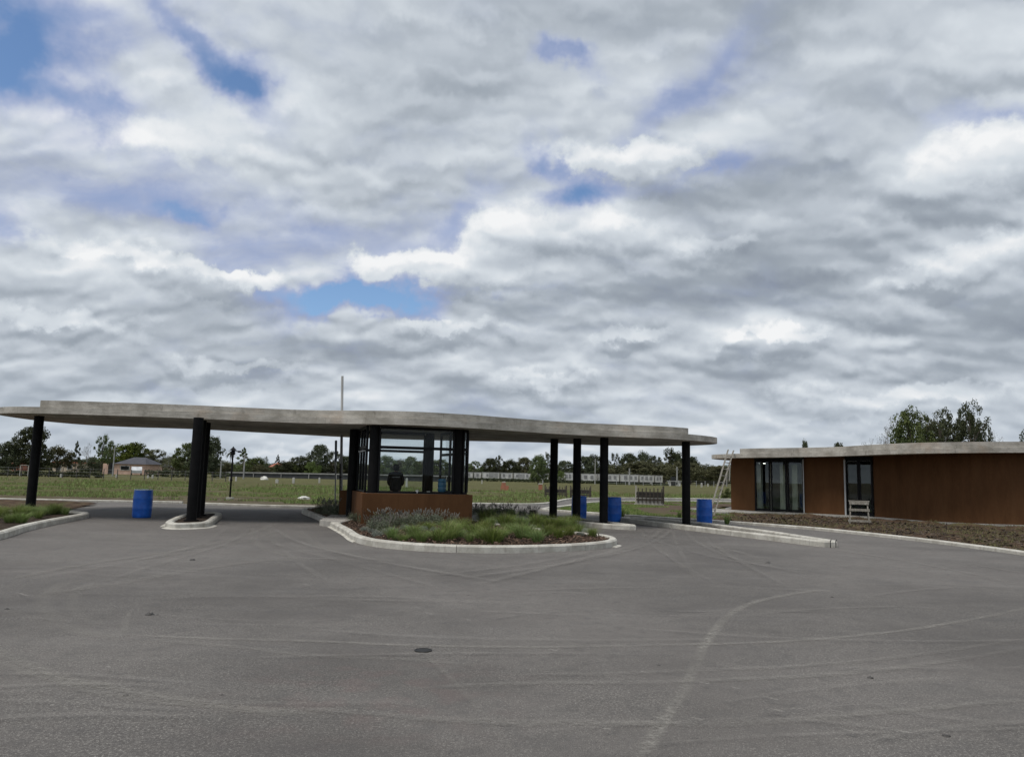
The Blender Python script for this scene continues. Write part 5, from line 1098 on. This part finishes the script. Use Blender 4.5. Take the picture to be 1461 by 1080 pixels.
for i in range(58):
    for _ in range(40):
        x, y = rnd.uniform(-16.2, -11.4), rnd.uniform(15.5, 25.3)
        if inside((x, y), offset(ccw(xy(bedA)), .42)) and (abs(x - (-15.42)) + abs(y - 25.1)) > .35: break
    grass_tuft(x, y, .11, rnd.uniform(.55, .95), *g2)
def chips(poly, n, z, name, m='mulch', sz=.035, seed=1):
    r = random.Random(seed); mb = MB(); xs = [p[0] for p in poly]; ys = [p[1] for p in poly]; k = 0
    while k < n:
        x, y = r.uniform(min(xs), max(xs)), r.uniform(min(ys), max(ys))
        if not inside((x, y), poly): continue
        k += 1; a = Vector((r.gauss(0, 1), r.gauss(0, 1), r.gauss(0, .35))).normalized() * sz * r.uniform(.5, 1.4); b = a.cross(Vector((r.gauss(0, .4), r.gauss(0, .4), 1))).normalized() * sz * .45; c = Vector((x, y, z + r.uniform(0, .05)))
        t = a.cross(b).normalized() * .006
        mb.add([c - a - b, c + a - b, c + a + b, c - a + b, c - a - b + t, c + a - b + t, c + a + b + t, c - a + b + t], [(4, 5, 6, 7), (0, 1, 5, 4), (1, 2, 6, 5), (2, 3, 7, 6), (3, 0, 4, 7)])
    return tag(mb.build(name, M[m]), 'loose brown bark chips covering the soil of the kerbed bed', 'mulch', kind='stuff')
chips(offset(ccw(xy(cen)), .2), 9000, .115, 'mulch')
chips([p for p in strip[:7]] + [(13.3, 14), (24, 14), (24, 31), (17.6, 32.1), (16.5, 35.2), (14.4, 37.4), (11.2, 36.4)], 4500, .06, 'soil_clods', 'clod', .06, 4)['label'] = 'loose clods and chips of earth in front of the pavilion'
def field_blades(n, fn, name, lab, m, hmin, hmax, seed, w=.02):
    r = random.Random(seed); mb = MB(); k = 0
    while k < n:
        p = fn(r)
        if p is None: continue
        k += 1; x, y, z, sc = p
        for _ in range(4):
            a = r.random() * 6.283; h = r.uniform(hmin, hmax) * sc; d = Vector((math.cos(a), math.sin(a), 0)); s = Vector((-d.y, d.x, 0)) * w * sc; b = Vector((x + r.gauss(0, .07), y + r.gauss(0, .07), z))
            mb.add([b - s, b + s, b + d * h * r.uniform(.1, .8) + Vector((0, 0, h))], [(0, 1, 2)])
    return tag(mb.build(name, M[m]), lab, 'grass', kind='stuff')
FPOLY = [(-40, 34.4), (-22.5, 35.0), (-15, 36.0), (-13.6, 35.5), (-9, 35.), (-6.8, 37.2), (-4.6, 40.4), (-2.2, 42.9), (.3, 43.7), (1.3, 44.5), (2.2, 46.5), (2.9, 50), (4., 55), (5.5, 57.7), (8.3, 60.4), (24, 67), (40, 90), (-75, 90)]
def infield(r):
    y = 34.5 + (r.random() ** 1.7) * 48; x = r.uniform(-.75, .36) * y
    if not inside((x, y), FPOLY): return None
    if noise.noise((x * .10, y * .16, 9)) + .35 * noise.noise((x * .6, y * .8, 4)) < ((.42 if x < -7 else .25) if y < 40.5 else .0): return None
    return x, y, -.03, 1 + max(0, (y - 45) * .012)
field_blades(9000, infield, 'grass', 'rough green grass growing across the field beyond the road', 'grass', .05, .16, 1)
field_blades(4500, infield, 'dry_grass', 'straw coloured grass scattered across the field', 'dry', .08, .24, 2, .012)
def inpatch(r):
    x, y = r.uniform(1.5, 20), r.uniform(31.5, 56)
    return (x, y, patch_z(x, y) - .01, 1.) if inside((x, y), patch) and noise.noise((x * .35, y * .35, 2)) + (.3 if x < 6.5 else -.15) > .0 else None
field_blades(5000, inpatch, 'grass', 'short grass on the patch between the right kerb and the side road', 'grass', .04, .13, 3, .012)
def instrip(r):
    x, y = r.uniform(8, 24), r.uniform(14, 37)
    return (x, y, strip_z(x, y) - .01, 1.) if inside((x, y), strip) and noise.noise((x * .5, y * .5, 8)) > -.05 and wall_y(x) - y > 1.2 else None
field_blades(3600, instrip, 'weeds', 'sparse low weeds on the bare soil before the pavilion', 'dry', .03, .11, 4, .010)
WD = [tuft_mesh(60 + i, 60, .34, .22, .012, M['grass'], name='weed_mesh') for i in range(2)]
for u, v, s, lab in ((1037, 749, 1.0, 'dark weed growing in the kerb strip right of the ladder drum'), (969, 741, .9, 'dark weed by the kerb just left of the last column'), (888, 738, 1., 'green weed at the kerb right of the third right column'), (895, 737, .6, 'small weed beside the green weed at the right kerb'), (1500, 800, .6, 'weed beyond the right picture edge')):
    if u > 1461: continue
    q = gp(u, v, 0); w_ = empty('weed', (q.x, q.y, .03), rnd.random() * 6, lab, 'weed', None, (s, s, s * 1.15)); link_mesh('leaf_blades', rnd.choice(WD), w_)
lump('white_slab', (gp(377, 684).x, gp(377, 684).y, -.03), (.65, .4, .5), M['sack_white'], 'low white heap in the grass before the dark fence', 'heap', 5)
# two short rebar ends left standing at the tip of the long kerb strip
for i, (x, y) in enumerate(((8.36, 20.30), (8.52, 20.34))):
    tag(MB().tube([(x, y, .0), (x, y, .17), (x + .03, y + .01, .20)], .012, 7).build('rebar_end', M['rubber']), ('left' if i == 0 else 'right') + ' one of two dark rebar ends at the tip of the long kerb strip', 'rebar', 'rebar ends')
for o in list(COL.objects):
    if o.parent is None and o.type in ('MESH', 'EMPTY') and 'kind' not in o: o['kind'] = 'thing'
